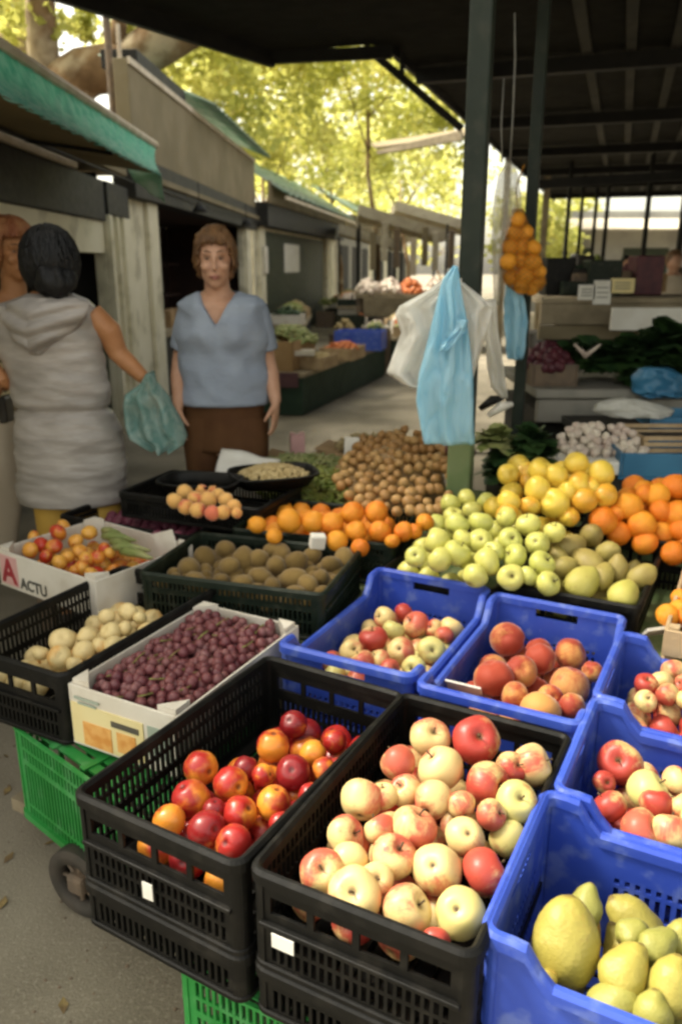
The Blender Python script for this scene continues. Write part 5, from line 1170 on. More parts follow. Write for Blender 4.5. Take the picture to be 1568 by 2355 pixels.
for x in (a.x + .01, a.x + .43): MB().box((x, 3.70, a.z), (.018, .28, .10)).build('end_board', M['wood'], t)
bag('white_sack', 'flat white film bag lying on the dark counter above the garlic', [(918, 1400, 1470), (930, 1370, 1520), (944, 1362, 1552), (958, 1400, 1545)], 3.95, 'bagwhite', .014, .05, 8.0, 2.0)
bag('blue_sack', 'crumpled teal blue bag at the front of the grey topped counter', [(846, 1470, 1540), (868, 1450, 1580), (900, 1452, 1590), (912, 1470, 1580)], 4.36, 'bluebox', .02, .05, 9.0, 2.0)
t = thing('dark_crate_table', 'dark table under the white film bag beside the second post', 'table', (2.0, 4.0, 0)); MB().box((2.05, 4.05, .70), (1.7, .5, .04)).build('top', M['dark_in'], t); MB().box((2.05, 4.1, .34), (1.6, .4, .68)).build('body', M['dark_in'], t)
for k, (px, py, r, m_, lb) in enumerate([(1140, 1000, .10, 'lettuce', 'pale leafy head at the foot of the near post'), (1180, 1030, .12, 'greens', 'dark leafy head between the post and the yellow apples'), (1225, 1005, .12, 'greens', 'dark green leaves left of the garlic heap'), (1150, 1075, .10, 'greens', 'small dark leaves beside the lit green post base'), (1245, 1040, .09, 'greens', 'small dark leafy head just behind the yellow apples')]):
    p = aty(px, py, 3.35); leafhead('leafy_green', lb, p - Vector((0, 0, r * .4)), r, m_, 60, 90 + k, 'leafy greens beside the near post')
t = thing('side_crate', 'dark crate under the leafy greens beside the near post', 'crate', (.88, 3.4, TB)); MB().box((.88, 3.45, .54), (.40, .36, .12)).build('body', M['blackp'], t, bevel=.01)
for k, (px, py) in enumerate([(1040, 1035), (1058, 1030), (1076, 1040), (1050, 1052)]):
    p = aty(px, py, 3.25); o = MB().ell(p, (.032, .032, .036), 14, 10).tube([p, p + Vector((.01, 0, .07))], [.012, .004], 6).build('beetroot', M['maroon'], None, True); tag(o, 'dark red beetroot behind the long blue bag beside the post', 'beetroot', 'beetroots beside the post')
for k, (px, py) in enumerate([(1130, 930), (1150, 945)]):
    p = aty(px, py, 3.4); o = MB().tube([p + Vector((-.05, 0, -.02)), p + Vector((0, -.01, .02)), p + Vector((.05, 0, .03))], [.012, .022, .01], 10).build('dark_strap' if k else 'pale_tag', M['blackp' if k == 0 else 'white'], None, True); tag(o, ['black strap end hanging below the narrow white bag', 'pale tag hanging below the narrow white bag'][k], 'strap' if k == 0 else 'tag')
# far side of the hall
t = thing('pale_building', 'long pale building with bright awning beyond the far side of the hall', 'building', (12, 27, 0))
MB().box((14, 28, 1.6), (17, .4, 3.2)).build('wall', surf('pale_plaster', (.36, .36, .34), (.26, .26, .25), 1, .8), t)
for k in range(6): MB().box((7.5 + 2.6 * k, 27.78, 1.3), (1.5, .06, 1.5)).build('window', M['shutter'], t, bevel=.01)
MB().add([Vector((6.2, 27.75, 2.95)), Vector((22, 27.75, 2.95)), Vector((22, 25.6, 2.55)), Vector((6.2, 25.6, 2.55))], [(0, 1, 2, 3)]).build('awning', M['palefab'], t, solid=.05)
rr = random.Random(15)
for k in range(8):
    px = 1290 + 38 * k; p = aty(px, 620, 10.5); c = ['maroon', 'greens', 'lettuce', 'rust'][k % 4]
    o = basket_heap('goods_heap', ['dark red goods heaped leftmost on the far hall table', 'green goods heaped second from left on the far hall table', 'pale green goods heaped third on the far hall table', 'brown goods heaped fourth on the far hall table', 'dark red goods heaped fifth on the far hall table', 'green goods heaped sixth on the far hall table', 'pale green goods heaped seventh on the far hall table', 'brown goods heaped rightmost on the far hall table'][k], 'goods', c, (p.x, 10.5, 1.12), .12, .2, .24 + .12 * (k % 3), .05, 50, 70 + k)
t = thing('hall_table', 'far hall table heaped with red and green goods', 'table', (4, 10.6, 0)); p = aty(1270, 640, 10.4); MB().box((p.x + 2.2, 10.6, 1.08), (4.4, .9, .05)).build('top', M['greycloth'], t); MB().box((p.x + 2.2, 10.7, .52), (4.3, .7, 1.04)).build('body', M['dark_in'], t)
for k, (px, py, w, h) in enumerate([(1335, 640, .14, .5), (1420, 652, .20, .3), (1300, 655, .16, .3), (1480, 650, .3, .25)]):
    p = aty(px, py, 7.2); lane_crate((p.x, 7.2, 1.28), (w, .25), h * .6, 0, M[['dark_in', 'rust', 'greenblackp', 'brown_card'][k]], ['dark crate behind the white price cards', 'rusty crate behind the wide price card', 'dark green crate at the left end of the beige counter', 'brown crate at the right of the beige counter'][k])
    if k == 2: pass

def ering_(c, q): return [c + Vector((q * math.cos(2 * math.pi * j / 16), q * math.sin(2 * math.pi * j / 16), 0)) for j in range(16)]
# wires and lamps on the kiosks, more goods under the hall
MB_ = MB().tube([P3(f1, 1.5, .09, 2.26), P3(f1, 4.2, .09, 2.245), P3(f1, L1, .09, 2.25), P3(f2, 3, .19, 2.24), P3(f2, L2, .19, 2.26)], .008, 6)
tag(MB_.build('power_cable', M['darksteel'], None, True), 'dark power cable strung along the fronts of the first two kiosks', 'cable')
for k, s_ in enumerate((1.9, 5.2)):
    p = P3(f2, s_, .30, 2.12); t = thing('hanging_lamp', ['dark tin lamp hanging before the second kiosk, near end', 'dark tin lamp hanging before the second kiosk, far end'][k], 'lamp', tuple(p))
    MB().loft([ering_(p + Vector((0, 0, z)), q) for q, z in ((.09, -.02), (.05, .05), (.015, .08))], True, False).build('shade', M['darksteel'], t, True, solid=.004); MB().tube([p + Vector((0, 0, .08)), p + Vector((0, -.05, .30))], .006, 6).build('cord', M['darksteel'], t)
rr = random.Random(61)
for k in range(10):
    px = rr.uniform(1250, 1490); w = rr.uniform(.16, .32); h = rr.uniform(.10, .30); p = aty(px, 640, 6.55)
    mt = rr.choice(['dark_in', 'rust', 'greenblackp', 'brown_card', 'maroon', 'blackp', 'greens'])
    o = MB().prism([(-w / 2, -.12), (w / 2, -.12), (w / 2 * .95, .12), (-w / 2 * .95, .12)], 0, h).xf(Matrix.Translation((p.x, 6.42 + .03 * k, 1.277))).build('produce_box', M[mt], None, bevel=.008)
    tag(o, 'dim box of produce standing on the beige counter under the hall roof', 'box', 'dim boxes on the beige counter')

# boxes and crates piled along the third kiosk and down the lane
rr = random.Random(83); LB = ['%s %s %s' % (c, w, pl) for pl in ('by the shutter of the third kiosk', 'beside the far produce stand', 'at the lane edge past the lane table') for w, c in (('crate', 'worn brown'), ('crate', 'dark green'), ('carton', 'pale'), ('box', 'dusty grey'))]
for k, lb in enumerate(LB):
    c = [M['rust'], M['greenblackp'], M['carton'], M['greycloth']][k % 4]; j = k // 4
    if j == 0: p = P3(f3, 5.2 + .9 * (k % 4), .45 + .1 * (k % 2), .002)
    elif j == 1: p = Vector((.05 + .10 * (k % 4), 13.2 + .55 * (k % 4), .002))
    else: p = Vector((.50 + .02 * (k % 4), 11.9 + .42 * (k % 4), .002))
    t = lane_crate((p.x, p.y, p.z), (rr.uniform(.35, .5), rr.uniform(.3, .42)), rr.uniform(.35, .75), rr.uniform(-20, 20), c, lb, lb.split()[2] if lb.split()[2] in ('crate', 'carton', 'box') else 'crate')
    basket_heap('produce_heap', 'produce heaped in the ' + lb, 'produce', rr.choice(['lettuce', 'carrot', 'nut', 'garlic', 'greens']), (p.x, p.y, p.z + .5 if j else .55), .16, .14, .14, .04, 30, 500 + k)

for k, (x0, x1, y0, y1, h, lb) in enumerate([(.72, 1.30, 11.5, 13.7, .52, 'low lane table of mixed produce right of the dark green skirted table'), (-1.15, -.55, 12.6, 15.4, .62, 'lane table of greens standing before the third kiosk'), (-.10, .45, 16.8, 19.6, .70, 'farther lane table of pale produce below the fourth kiosk')]):
    t = thing('produce_table', lb, 'table', ((x0 + x1) / 2, (y0 + y1) / 2, 0))
    MB().box(((x0 + x1) / 2, (y0 + y1) / 2, h - .02), (x1 - x0, y1 - y0, .04)).build('table_top', M['plankw'], t)
    MB().box(((x0 + x1) / 2, (y0 + y1) / 2, (h - .05) / 2), (x1 - x0 - .06, y1 - y0 - .06, h - .06)).build('skirt', M[['darkgreen_skirt', 'dark_in', 'greycloth'][k]], t)
    for j in range(4):
        wd = ['near end', 'second place', 'third place', 'far end'][j]; yy = y0 + .35 + (y1 - y0 - .6) * j / 3; xx = (x0 + x1) / 2
        lane_crate((xx, yy, h + .002), ((x1 - x0) * .85, .5), .14, 5 * (j - 1), M[['wood', 'carton', 'greenblackp', 'wood'][(j + k) % 4]], 'shallow box at the ' + wd + ' of the ' + lb.split(' of ')[0] + [' right of the skirted table', ' before the third kiosk', ' below the fourth kiosk'][k])
        basket_heap('produce_heap', 'produce heap at the ' + wd + ' of the ' + lb.split(' of ')[0] + [' right of the skirted table', ' before the third kiosk', ' below the fourth kiosk'][k], 'produce', [['lettuce', 'carrot', 'garlic', 'nut'], ['greens', 'lettuce', 'bean', 'nut'], ['garlic', 'palepile', 'nut', 'lettuce']][k][j].replace('palepile', 'carrot'), (xx, yy, h + .11), (x1 - x0) * .36, .2, .12, .04, 40, 700 + 10 * k + j)
# ------------------------------------------------------------------ people
def ering(c, rx, ry, n=28, sq=1.0):
    out = []
    for j in range(n):
        a = 2 * math.pi * j / n; x, y = math.cos(a), math.sin(a)
        if sq != 1: x = math.copysign(abs(x) ** sq, x); y = math.copysign(abs(y) ** sq, y)
        out.append(Vector((c[0] + rx * x, c[1] + ry * y, c[2])))
    return out
def fleshy(o, vox=.007, it=6):
    m = o.modifiers.new('remesh', 'REMESH'); m.mode = 'VOXEL'; m.voxel_size = vox; m.use_smooth_shade = True
    s = o.modifiers.new('smooth', 'SMOOTH'); s.iterations = it; s.factor = .5; return o
def pxrings(rows, Y, sub, dk, dmax, dmin=.05, yoff=None):
    """(py, left px, right px) silhouettes at distance Y -> elliptical sections; thickness dk x half width"""
    out = []
    for a, b in zip(rows, rows[1:]):
        for k in range(sub):
            f = k / sub; f2 = f; out.append(tuple(a[i] + (b[i] - a[i]) * f2 for i in range(3)))
    out.append(rows[-1]); res = []
    for py, l, r in out:
        L_, R_ = aty(l, py, Y), aty(r, py, Y); c = (L_ + R_) / 2; h = (R_.x - L_.x) / 2
        res.append((c, h, max(dmin, min(dmax, h * dk))))
    return res
def hand(mb, w, d, nrm, side, s=1.0, curl=.5):
    """palm, four unequal bent fingers and a thumb; w wrist, d direction, nrm back of hand, side towards the thumb"""
    d = d.normalized(); nrm = nrm.normalized(); side = side.normalized()
    P = lambda a, b, c: w + (d * a + side * b + nrm * c) * s
    mb.loft([[P(a, hw * math.cos(2 * math.pi * j / 12), th * math.sin(2 * math.pi * j / 12)) for j in range(12)] for a, hw, th in ((0, .024, .019), (.03, .034, .017), (.065, .041, .015), (.09, .040, .012))])
    for b, L, r in ((.030, .068, .0085), (.010, .078, .0088), (-.010, .072, .0085), (-.029, .056, .0075)):
        pts = []; a, c, an = .082, 0, 0
        for k in range(5): pts.append(P(a, b * (1 + .12 * k), c)); a += L / 4 * math.cos(an); c -= L / 4 * math.sin(an); an += curl * .55
        mb.tube(pts, [r * 1.05, r, r * .95, r * .88, r * .6], 8)
    mb.tube([P(.018, .022, -.002), P(.040, .048, -.010), P(.066, .058, -.022), P(.086, .056, -.034)], [.014, .011, .010, .007], 8)
def head(mb, c, f, w=.074, dp=.094, h=.112):
    """f: horizontal facing direction"""
    f = Vector((f[0], f[1], 0)).normalized(); s = Vector((f.y, -f.x, 0)); U = Vector((0, 0, 1))
    P = lambda a, b, z: c + s * a + f * b + U * z
    R_ = Matrix((s, f, U)).transposed()
    mb.ell(P(0, -.008, .022), (w, dp, h * .88), 26, 18, R_)
    mb.ell(P(0, .018, -.040), (w * .80, dp * .74, h * .66), 22, 16, R_)
    mb.ell(P(0, .050, -.088), (w * .40, dp * .36, h * .24), 14, 10, R_)       # chin
    mb.tube([P(0, dp - .010, .020), P(0, dp + .006, -.010), P(0, dp + .018, -.030), P(0, dp + .002, -.042)], [.008, .009, .013, .009], 10)
    for q in (-1, 1):
        mb.ell(P(q * .036, dp - .022, -.022), (.026, .020, .020), 12, 8, R_)   # cheek
        mb.ell(P(q * .030, dp - .014, .034), (.026, .012, .009), 12, 8, R_)    # brow
        mb.ell(P(q * (w + .002), -.006, -.008), (.010, .020, .032), 10, 8, R_)   # ear
    mb.ell(P(0, dp - .012, -.062), (.024, .014, .012), 12, 8, R_)
    return P
def face(P, par, dp=.094, look=0.0):
    f0 = P(0, 1, 0) - P(0, 0, 0); s0 = P(1, 0, 0) - P(0, 0, 0); R_ = Matrix((s0, f0, Vector((0, 0, 1)))).transposed()
    for q in (-1, 1):
        e = MB().ell(P(q * .029, dp - .011, .010), (.0105, .006, .0034), 12, 8, R_).build('eye', M['eye_shade'], par, True)
        MB().ell(P(q * .029 + look, dp - .0055, .0095), (.0046, .003, .0040), 10, 8, R_).build('iris', M['eye'], e, True)
        MB().tube([P(q * .014, dp - .0005, .016), P(q * .029, dp + .0005, .0185), P(q * .044, dp - .010, .014)], [.0014, .0020, .0012], 6).build('eyelid', M['hair_light'], par, True)
        MB().tube([P(q * .012, dp + .002, .036), P(q * .030, dp + .002, .042), P(q * .048, dp - .014, .034)], [.002, .0030, .0014], 6).build('eyebrow', M['hair_light'], par, True)
    MB().tube([P(-.024, dp - .006, -.064), P(-.010, dp + .003, -.060), P(0, dp + .0035, -.0615), P(.010, dp + .003, -.060), P(.024, dp - .006, -.064)], [.002, .0045, .0045, .0045, .002], 8).build('upper_lip', M['lip'], par, True)
    MB().tube([P(-.020, dp - .006, -.067), P(0, dp + .003, -.071), P(.020, dp - .006, -.067)], [.002, .0055, .002], 8).build('lower_lip', M['lip'], par, True)
def hairshell(c, f, par, mat, w, d, h, keep, amp=.012, seed=0, fr=14, extra=None):
    f = Vector((f[0], f[1], 0)).normalized(); s = Vector((f.y, -f.x, 0)); R_ = Matrix((s, f, Vector((0, 0, 1)))).transposed()
    mb = MB().ell((0, 0, 0), (1, 1, 1), 64, 44); o = Vector((seed, seed * 2, 0))
    nf = []
    for fc in mb.f:
        q = sum((mb.v[i] for i in fc), Vector()) / len(fc)
        if keep(q): nf.append(fc)
    mb.f = nf
    def wp(v):
        q = v * (1 + amp / w * (noise.noise(Vector((v.x * fr * .5, v.y * fr * .5, v.z * 2)) + o) + .6 * noise.noise(Vector((v.x * fr * 1.4, v.y * fr * 1.4, v.z * 3)) + o)))
        q = Vector((q.x * w, q.y * d, q.z * h)); q = extra(v, q) if extra else q
        return c + R_ @ q
    mb.warp(wp); used_ = sorted({i for fc in mb.f for i in fc}); mp = {i: k for k, i in enumerate(used_)}
    mb.v = [mb.v[i] for i in used_]; mb.f = [tuple(mp[i] for i in fc) for fc in mb.f]
    return mb.build('hair', mat, par, True, solid=.012)
def strands(c, f, par, mat, w, d, h, n, zlow, seed, fringe=None, thick=.006, part=0.0):
    """hair as many thin locks combed down from the crown"""
    rr = random.Random(seed); f = Vector((f[0], f[1], 0)).normalized(); s = Vector((f.y, -f.x, 0)); R_ = Matrix((s, f, Vector((0, 0, 1)))).transposed(); mb = MB()
    for k in range(n):
        a = rr.uniform(0, 6.283); fr = math.sin(a); lim = zlow + rr.uniform(-.10, .10)
        if fringe is not None and fr > .25: lim = fringe + rr.uniform(-.10, .08) + (.0 if abs(math.cos(a)) < .75 else -.25)
        t0 = rr.uniform(.02, .5); pts = []; rad = []; g = rr.uniform(.99, 1.07); a0 = a
        tl = math.acos(max(-.98, min(.98, lim)))
        m = 8
        for i in range(m + 1):
            t = t0 + (tl - t0) * i / m; aa = a0 + .16 * math.sin(3 * t + k) ; q = Vector((math.cos(aa) * math.sin(t) * w * g + part * (1 - i / m), math.sin(aa) * math.sin(t) * d * g, math.cos(t) * h * g))
            q += Vector((rr.uniform(-1, 1), rr.uniform(-1, 1), 0)) * .0025; pts.append(c + R_ @ q); rad.append(thick * (.5 + .6 * math.sin(math.pi * min(1, .15 + i / m * .85))) + .0006)
        mb.tube(pts, rad, 5, True)
    return mb.build('hair_locks', mat, par, True)
def wrinkle(v, amp, sx, sz, seed): return noise.noise(Vector((v.x * sx, v.y * sx, v.z * sz + seed))) * amp + .5 * noise.noise(Vector((v.x * sx * 2.3, v.y * sx * 2.3, v.z * sz * 2.2 + seed))) * amp

# --- woman in the blue-grey shirt, facing the viewer
YB = 3.65
base = aty(515, 1100, YB); pB = thing('person', 'woman with short light brown hair, blue grey v neck shirt and brown trousers, facing viewer', 'person', (base.x, YB, 0))
body = MB()
rows = [(665, 468, 532), (676, 455, 548), (690, 428, 585), (702, 418, 604), (740, 420, 606), (800, 428, 604), (860, 430, 604), (925, 428, 606), (990, 430, 608), (1040, 434, 610)]
for_ = pxrings(rows, YB, 3, .62, .135)
body.loft([ering(c, h * .92, d * .90) if c.z > 1.0 else ering(c, h * .80, d * .78) for c, h, d in for_[::-1]])
hz = aty(500, 601, YB); hc = Vector((aty(498, 601, YB).x, YB - .035, hz.z)); fB = (.10, -1)
PB = head(body, hc, fB, .076, .094, .114)
body.tube([hc + Vector((.004, .03, -.24)), hc + Vector((.002, .022, -.16)), hc + Vector((0, .01, -.05))], [.068, .058, .054], 16)
def arm(mb, pts, rad): mb.tube(pts, rad, 14)
sl, el, wl = aty(436, 706, YB), aty(415, 832, YB + .02), aty(411, 935, YB - .08)
arm(body, [sl + Vector((.03, .01, -.01)), sl.lerp(el, .4), el, el.lerp(wl, .35) + Vector((-.004, 0, 0)), wl], [.042, .041, .038, .038, .026])
hand(body, wl, Vector((.10, -.12, -1)), Vector((-1, -.2, 0)), Vector((.2, -1, .1)), 1.0, .35)
sr, er, wr = aty(592, 706, YB), aty(615, 830, YB + .04), aty(634, 925, YB - .06)
arm(body, [sr + Vector((-.03, .01, -.01)), sr.lerp(er, .4), er, er.lerp(wr, .35) + Vector((.004, 0, 0)), wr], [.042, .041, .038, .038, .026])
hand(body, wr, Vector((-.06, -.08, -1)), Vector((1, -.2, 0)), Vector((-.2, -1, .1)), 1.0, .35)
for sg, pxs in ((-1, (478, 478, 480)), (1, (565, 568, 570))):
    a, b, c = aty(pxs[0], 1010, YB), aty(pxs[1], 1010, YB), aty(pxs[2], 1010, YB)
    body.tube([Vector((a.x, YB + .02, .84)), Vector((b.x, YB - .005, .47)), Vector((c.x, YB + .02, .09))], [.070, .058, .042], 16)
    body.ell((c.x, YB - .06, .045), (.045, .12, .04), 14, 8)
fleshy(body.build('body', M['skin'], pB, True), .006, 5)
face(PB, pB, .094, .003)
def extraB(v, q):
    if v.z < -.1: q.z -= .010 + .010 * noise.noise(Vector((v.x * 9, v.y * 9, 1))); q.x *= 1.04
    return q
hairshell(hc + Vector((0, .010, .030)), fB, pB, M['hair_light'], .085, .105, .110, lambda q: not (q.y > .30 and q.z < .36 - .10 * abs(q.x) and abs(q.x) < .80) and q.z > -.80 and not (q.y > .62 and q.z < .42), .017, 1.0, 20, extraB)
strands(hc + Vector((0, .010, .030)), fB, pB, M['hair_light'], .084, .103, .111, 330, -.80, 21, .40, .0062)
# shirt
sh = MB(); SR = pxrings([(672, 452, 550), (684, 426, 588), (700, 410, 610), (740, 409, 613), (800, 416, 612), (860, 418, 613), (926, 414, 616)], YB, 9, .64, .152)
sh.loft([ering(c, h, d, 72) for c, h, d in SR[::-1]], True, False)
zt_ = SR[0][0].z; xc = hc.x + .004
def shw(v):
    w = wrinkle(v, .013, 7, 5, 3.0) + .011 * (1 - 2 * abs(noise.noise(Vector((v.x * 9 + v.z * 6, v.y * 6, v.z * 7 - v.x * 6))))); k = Vector((v.x - xc, v.y - YB, 0)); k = k.normalized() if k.length > 1e-4 else k
    fold = .007 * math.sin(v.z * 38 + 5 * (v.x - xc)) * max(0, 1 - abs(v.z - 1.06) / .2)
    bust = .028 * math.exp(-((v.z - 1.20) / .07) ** 2) * (math.exp(-((v.x - xc - .085) / .07) ** 2) + math.exp(-((v.x - xc + .085) / .07) ** 2)) if v.y < YB else 0
    q = v + k * (w + fold) + Vector((0, -bust, 0))
    dx = abs(v.x - xc)
    if v.y < YB - .01 and dx < .085: q.z = min(q.z, zt_ - .150 * (1 - dx / .085) + .004)
    return q
sh.warp(shw); sh.build('shirt', M['shirt'], pB, True, solid=.006)
for a, b, nm in ((sl, el, -1), (sr, er, 1)):
    d = (b - a).normalized(); e = a + d * .195; mb = MB()
    mb.tube([a + Vector((-nm * .045, 0, .012)), a + Vector((-nm * .005, 0, .008)), a.lerp(e, .25), a.lerp(e, .5), a.lerp(e, .75), e], [.044, .051, .053, .053, .054, .056], 36, False)
    mb.warp(lambda v: v + Vector((noise.noise(v * 16) * .010, noise.noise(v * 15 + Vector((4, 0, 0))) * .010, 0))); mb.build('sleeve', M['shirt'], pB, True, solid=.005, sub=1)
# trousers
tr = MB(); TR = pxrings([(915, 420, 610), (960, 421, 612), (1000, 423, 614), (1030, 424, 616)], YB, 4, .62, .15); tr.loft([ering(c, h, d, 48) for c, h, d in TR[::-1]], True, True)
for pxc in (474, 568):
    a = aty(pxc, 1020, YB); tr.tube([Vector((a.x, YB, .84)), Vector((a.x, YB, .70)), Vector((a.x, YB - .01, .45)), Vector((a.x, YB + .01, .10))], [.110, .104, .088, .082], 36, False)
tr.warp(lambda v: v + Vector((noise.noise(Vector((v.x * 12, v.y * 12, v.z * 3))) * .012, noise.noise(Vector((v.x * 11 + 5, v.y * 12, v.z * 3))) * .012, 0))); tr.build('trousers', M['trousers'], pB, True)
for pxc in (474, 568):
    a = aty(pxc, 1020, YB); MB().ell((a.x, YB - .06, .035), (.052, .13, .045), 16, 8).build('shoe', M['shoe'], pB, True)

# --- woman in the grey-beige tunic, seen from behind
YG = 3.22
base = aty(165, 1100, YG); pG = thing('person', 'black haired woman from behind in grey beige hooded satin tunic, right arm lowered', 'person', (base.x, YG, 0))
body = MB()
GR = [(668, 75, 150), (690, 40, 190), (706, -8, 214), (740, -14, 222), (800, 6, 228), (870, 40, 240), (935, 48, 252), (1000, 52, 272), (1060, 56, 280), (1110, 58, 280)]
body.loft([ering(c, h * .93, d * .93) for c, h, d in pxrings(GR, YG, 3, .62, .135)[::-1]])
hg = Vector((aty(108, 608, YG).x, YG + .01, aty(108, 612, YG).z)); fG = (-.35, 1)
PG = head(body, hg, fG, .074, .092, .112)
body.tube([hg + Vector((.012, .0, -.24)), hg + Vector((.008, 0, -.15)), hg + Vector((0, 0, -.04))], [.064, .055, .052], 16)
s_, e_, w_ = aty(226, 722, YG), aty(272, 812, YG + .02), aty(334, 872, YG - .02)
arm(body, [s_ + Vector((-.03, 0, 0)), s_.lerp(e_, .45) + Vector((.008, 0, .0)), e_, e_.lerp(w_, .4), w_], [.052, .050, .041, .037, .027])
hand(body, w_, (w_ - e_).normalized() + Vector((0, 0, -.7)), Vector((.5, -.2, .7)), Vector((.25, -1, -.2)), 1.0, .95)
s2, e2, w2 = aty(-2, 726, YG), aty(-34, 830, YG - .03), aty(10, 880, YG - .06)
arm(body, [s2 + Vector((.03, 0, 0)), s2.lerp(e2, .45), e2, e2.lerp(w2, .4), w2], [.052, .050, .042, .038, .028])
hand(body, w2, Vector((.6, .8, .1)), Vector((0, -1, .3)), Vector((.2, .2, 1)), 1.0, .7)
for px in (125, 220):
    a = aty(px, 1100, YG); body.tube([Vector((a.x, YG, .72)), Vector((a.x, YG, .45)), Vector((a.x, YG, .09))], [.095, .062, .042], 16); body.ell((a.x, YG + .05, .045), (.045, .12, .04), 14, 8)
fleshy(body.build('body', M['skin_tan'], pG, True), .006, 5); face(PG, pG, .092)
hairshell(hg + Vector((.012, -.008, .018)), fG, pG, M['hair_black'], .103, .120, .124, lambda q: not (q.y > .45 and q.z < .35) and q.z > -.86, .012, 2.0, 12)
strands(hg + Vector((.012, -.008, .018)), fG, pG, M['hair_black'], .102, .119, .125, 330, -.84, 22, .40, .0075)
bun = MB().ell((0, 0, 0), (.075, .06, .065), 30, 20); bun.warp(lambda v: v * (1 + .25 * noise.noise(Vector((v.x * 30, v.y * 30, v.z * 12))))); bun.xf(Matrix.Translation(hg + Vector((.06, -.105, -.055)))).build('hair_knot', M['hair_black'], pG, True)
tu = MB(); TG = pxrings([(676, 62, 168), (690, 30, 200), (704, -18, 220), (740, -24, 229), (800, -2, 236), (870, 28, 246), (935, 36, 259), (1000, 38, 282), (1060, 40, 291), (1110, 42, 292), (1149, 46, 287)], YG, 12, .64, .16)
tu.loft([ering(c, h, d, 110) for c, h, d in TG[::-1]], True, False)
zw = aty(100, 938, YG).z
def tuw(v):
    k = Vector((v.x - base.x + .02, v.y - YG, 0)); k = k.normalized() if k.length > 1e-4 else k
    w = wrinkle(v, .010, 3.5, 9, 1.0) + .005 * (1 - 2 * abs(noise.noise(Vector((v.x * 6 + v.z * 7, v.y * 5, v.z * 24))))) - .004
    w += -.018 * math.exp(-((v.z - zw) / .012) ** 2)
    w += .007 * noise.noise(Vector((v.x * 7 + v.z * 3, v.y * 3, v.z * 34 + v.x * 14))) * max(0, 1 - abs(v.z - (zw + .02)) / .22)
    return v + k * w
tu.warp(tuw); tu.build('tunic', M['tunic'], pG, True, solid=.006)
# hood lying folded on the back
hd = MB()
hr = [(686, 60, 172, .02), (700, 20, 205, .055), (725, 4, 200, .082), (752, 14, 178, .094), (780, 40, 145, .090), (800, 62, 118, .070), (815, 78, 100, .034)]
rings = []
hr2 = []
for a, b in zip(hr, hr[1:]):
    for k in range(5): f = k / 5; hr2.append(tuple(a[i] + (b[i] - a[i]) * f for i in range(4)))
for py, l, r, out in hr2:
    L_, R_ = aty(l, py, YG - .10), aty(r, py, YG - .10); ring = []
    for j in range(41):
        u = j / 40; p = L_.lerp(R_, u); ring.append(p + Vector((0, -out * math.sin(math.pi * u) ** .7 - .010 * math.sin(py * .16 + 9 * abs(u - .42)), .0)))
    rings.append(ring)
hd.loft(rings, False, False); hd.warp(lambda v: v + Vector((0, noise.noise(v * 9) * .016, 0))); hd.build('hood', M['tunic'], pG, True, solid=.012)
for px, mt in ((125, 'yellowcloth'), (220, 'yellowcloth')):
    a = aty(px, 1100, YG); MB().tube([Vector((a.x, YG, .70)), Vector((a.x, YG, .44)), Vector((a.x, YG, .34))], [.098, .088, .085], 24, False).build('trouser_leg', M[mt], pG, True, solid=.006)
    MB().ell((a.x, YG + .05, .035), (.05, .13, .045), 16, 8).build('shoe', M['shoe'], pG, True)
# the bag in her hand
bag('carrier_bag', 'translucent teal carrier bag held in the black haired woman\'s right hand', [(858, 338, 352), (880, 326, 362), (905, 292, 384), (935, 286, 400), (975, 290, 420), (1005, 300, 430), (1022, 330, 424), (1034, 352, 404)], YG - .10, 'bagteal', .022, .07, 11.0, 2.4)
# --- third person at the frame's left edge
YT = 3.75
base = aty(0, 1100, YT); pT = thing('person', 'person with red brown hair, patterned top and cream trousers behind the black haired woman', 'person', (base.x, YT, 0))
body = MB(); TT = [(672, -30, 40), (700, -90, 60), (740, -95, 55), (860, -80, 40), (935, -85, 42), (1040, -85, 46)]
body.loft([ering(c, h * .95, d * .95) for c, h, d in pxrings(TT, YT, 3, .62, .13)[::-1]])
ht = Vector((aty(28, 590, YT).x, YT, aty(28, 585, YT).z)); fT = (.75, -.66)
PT = head(body, ht, fT, .076, .096, .116); body.tube([ht + Vector((-.03, .02, -.26)), ht + Vector((-.01, .01, -.14)), ht], [.066, .056, .052], 14)
a0, a1, a2 = aty(52, 716, YT - .05), aty(44, 830, YT - .20), aty(6, 893, YT - .30)
arm(body, [a0 + Vector((-.05, 0, 0)), a0.lerp(a1, .5), a1, a1.lerp(a2, .5), a2], [.052, .046, .042, .036, .026]); hand(body, a2, (a2 - a1), Vector((.4, -.6, .6)), Vector((.5, -.8, .4)), 1.0, .5)
fleshy(body.build('body', M['skin_tan'], pT, True), .007, 5); face(PT, pT, .096)
hairshell(ht + Vector((-.004, .006, .03)), fT, pT, M['hair_red'], .108, .120, .125, lambda q: not (q.y > .42 and q.z < .38 and abs(q.x) < .75) and q.z > -.62, .016, 4.0, 12)
strands(ht + Vector((-.004, .006, .03)), fT, pT, M['hair_red'], .108, .119, .126, 300, -.60, 23, .38, .0075)
tp_ = MB(); tp_.loft([ering(c, h * 1.02 + .01, d * 1.02 + .012, 48) for c, h, d in pxrings(TT[1:5], YT, 6, .62, .14)[::-1]], True, False); tp_.warp(lambda v: v + Vector((noise.noise(v * 10) * .012, noise.noise(v * 9) * .012, 0))); tp_.build('patterned_top', M['printcloth'], pT, True, solid=.005)
tr = MB(); tr.loft([ering(c, h, d, 40) for c, h, d in pxrings([(905, -90, 46), (980, -90, 46), (1100, -90, 46), (1180, -80, 46), (1260, -76, 42)], YT, 5, .6, .15)[::-1]], True, True)
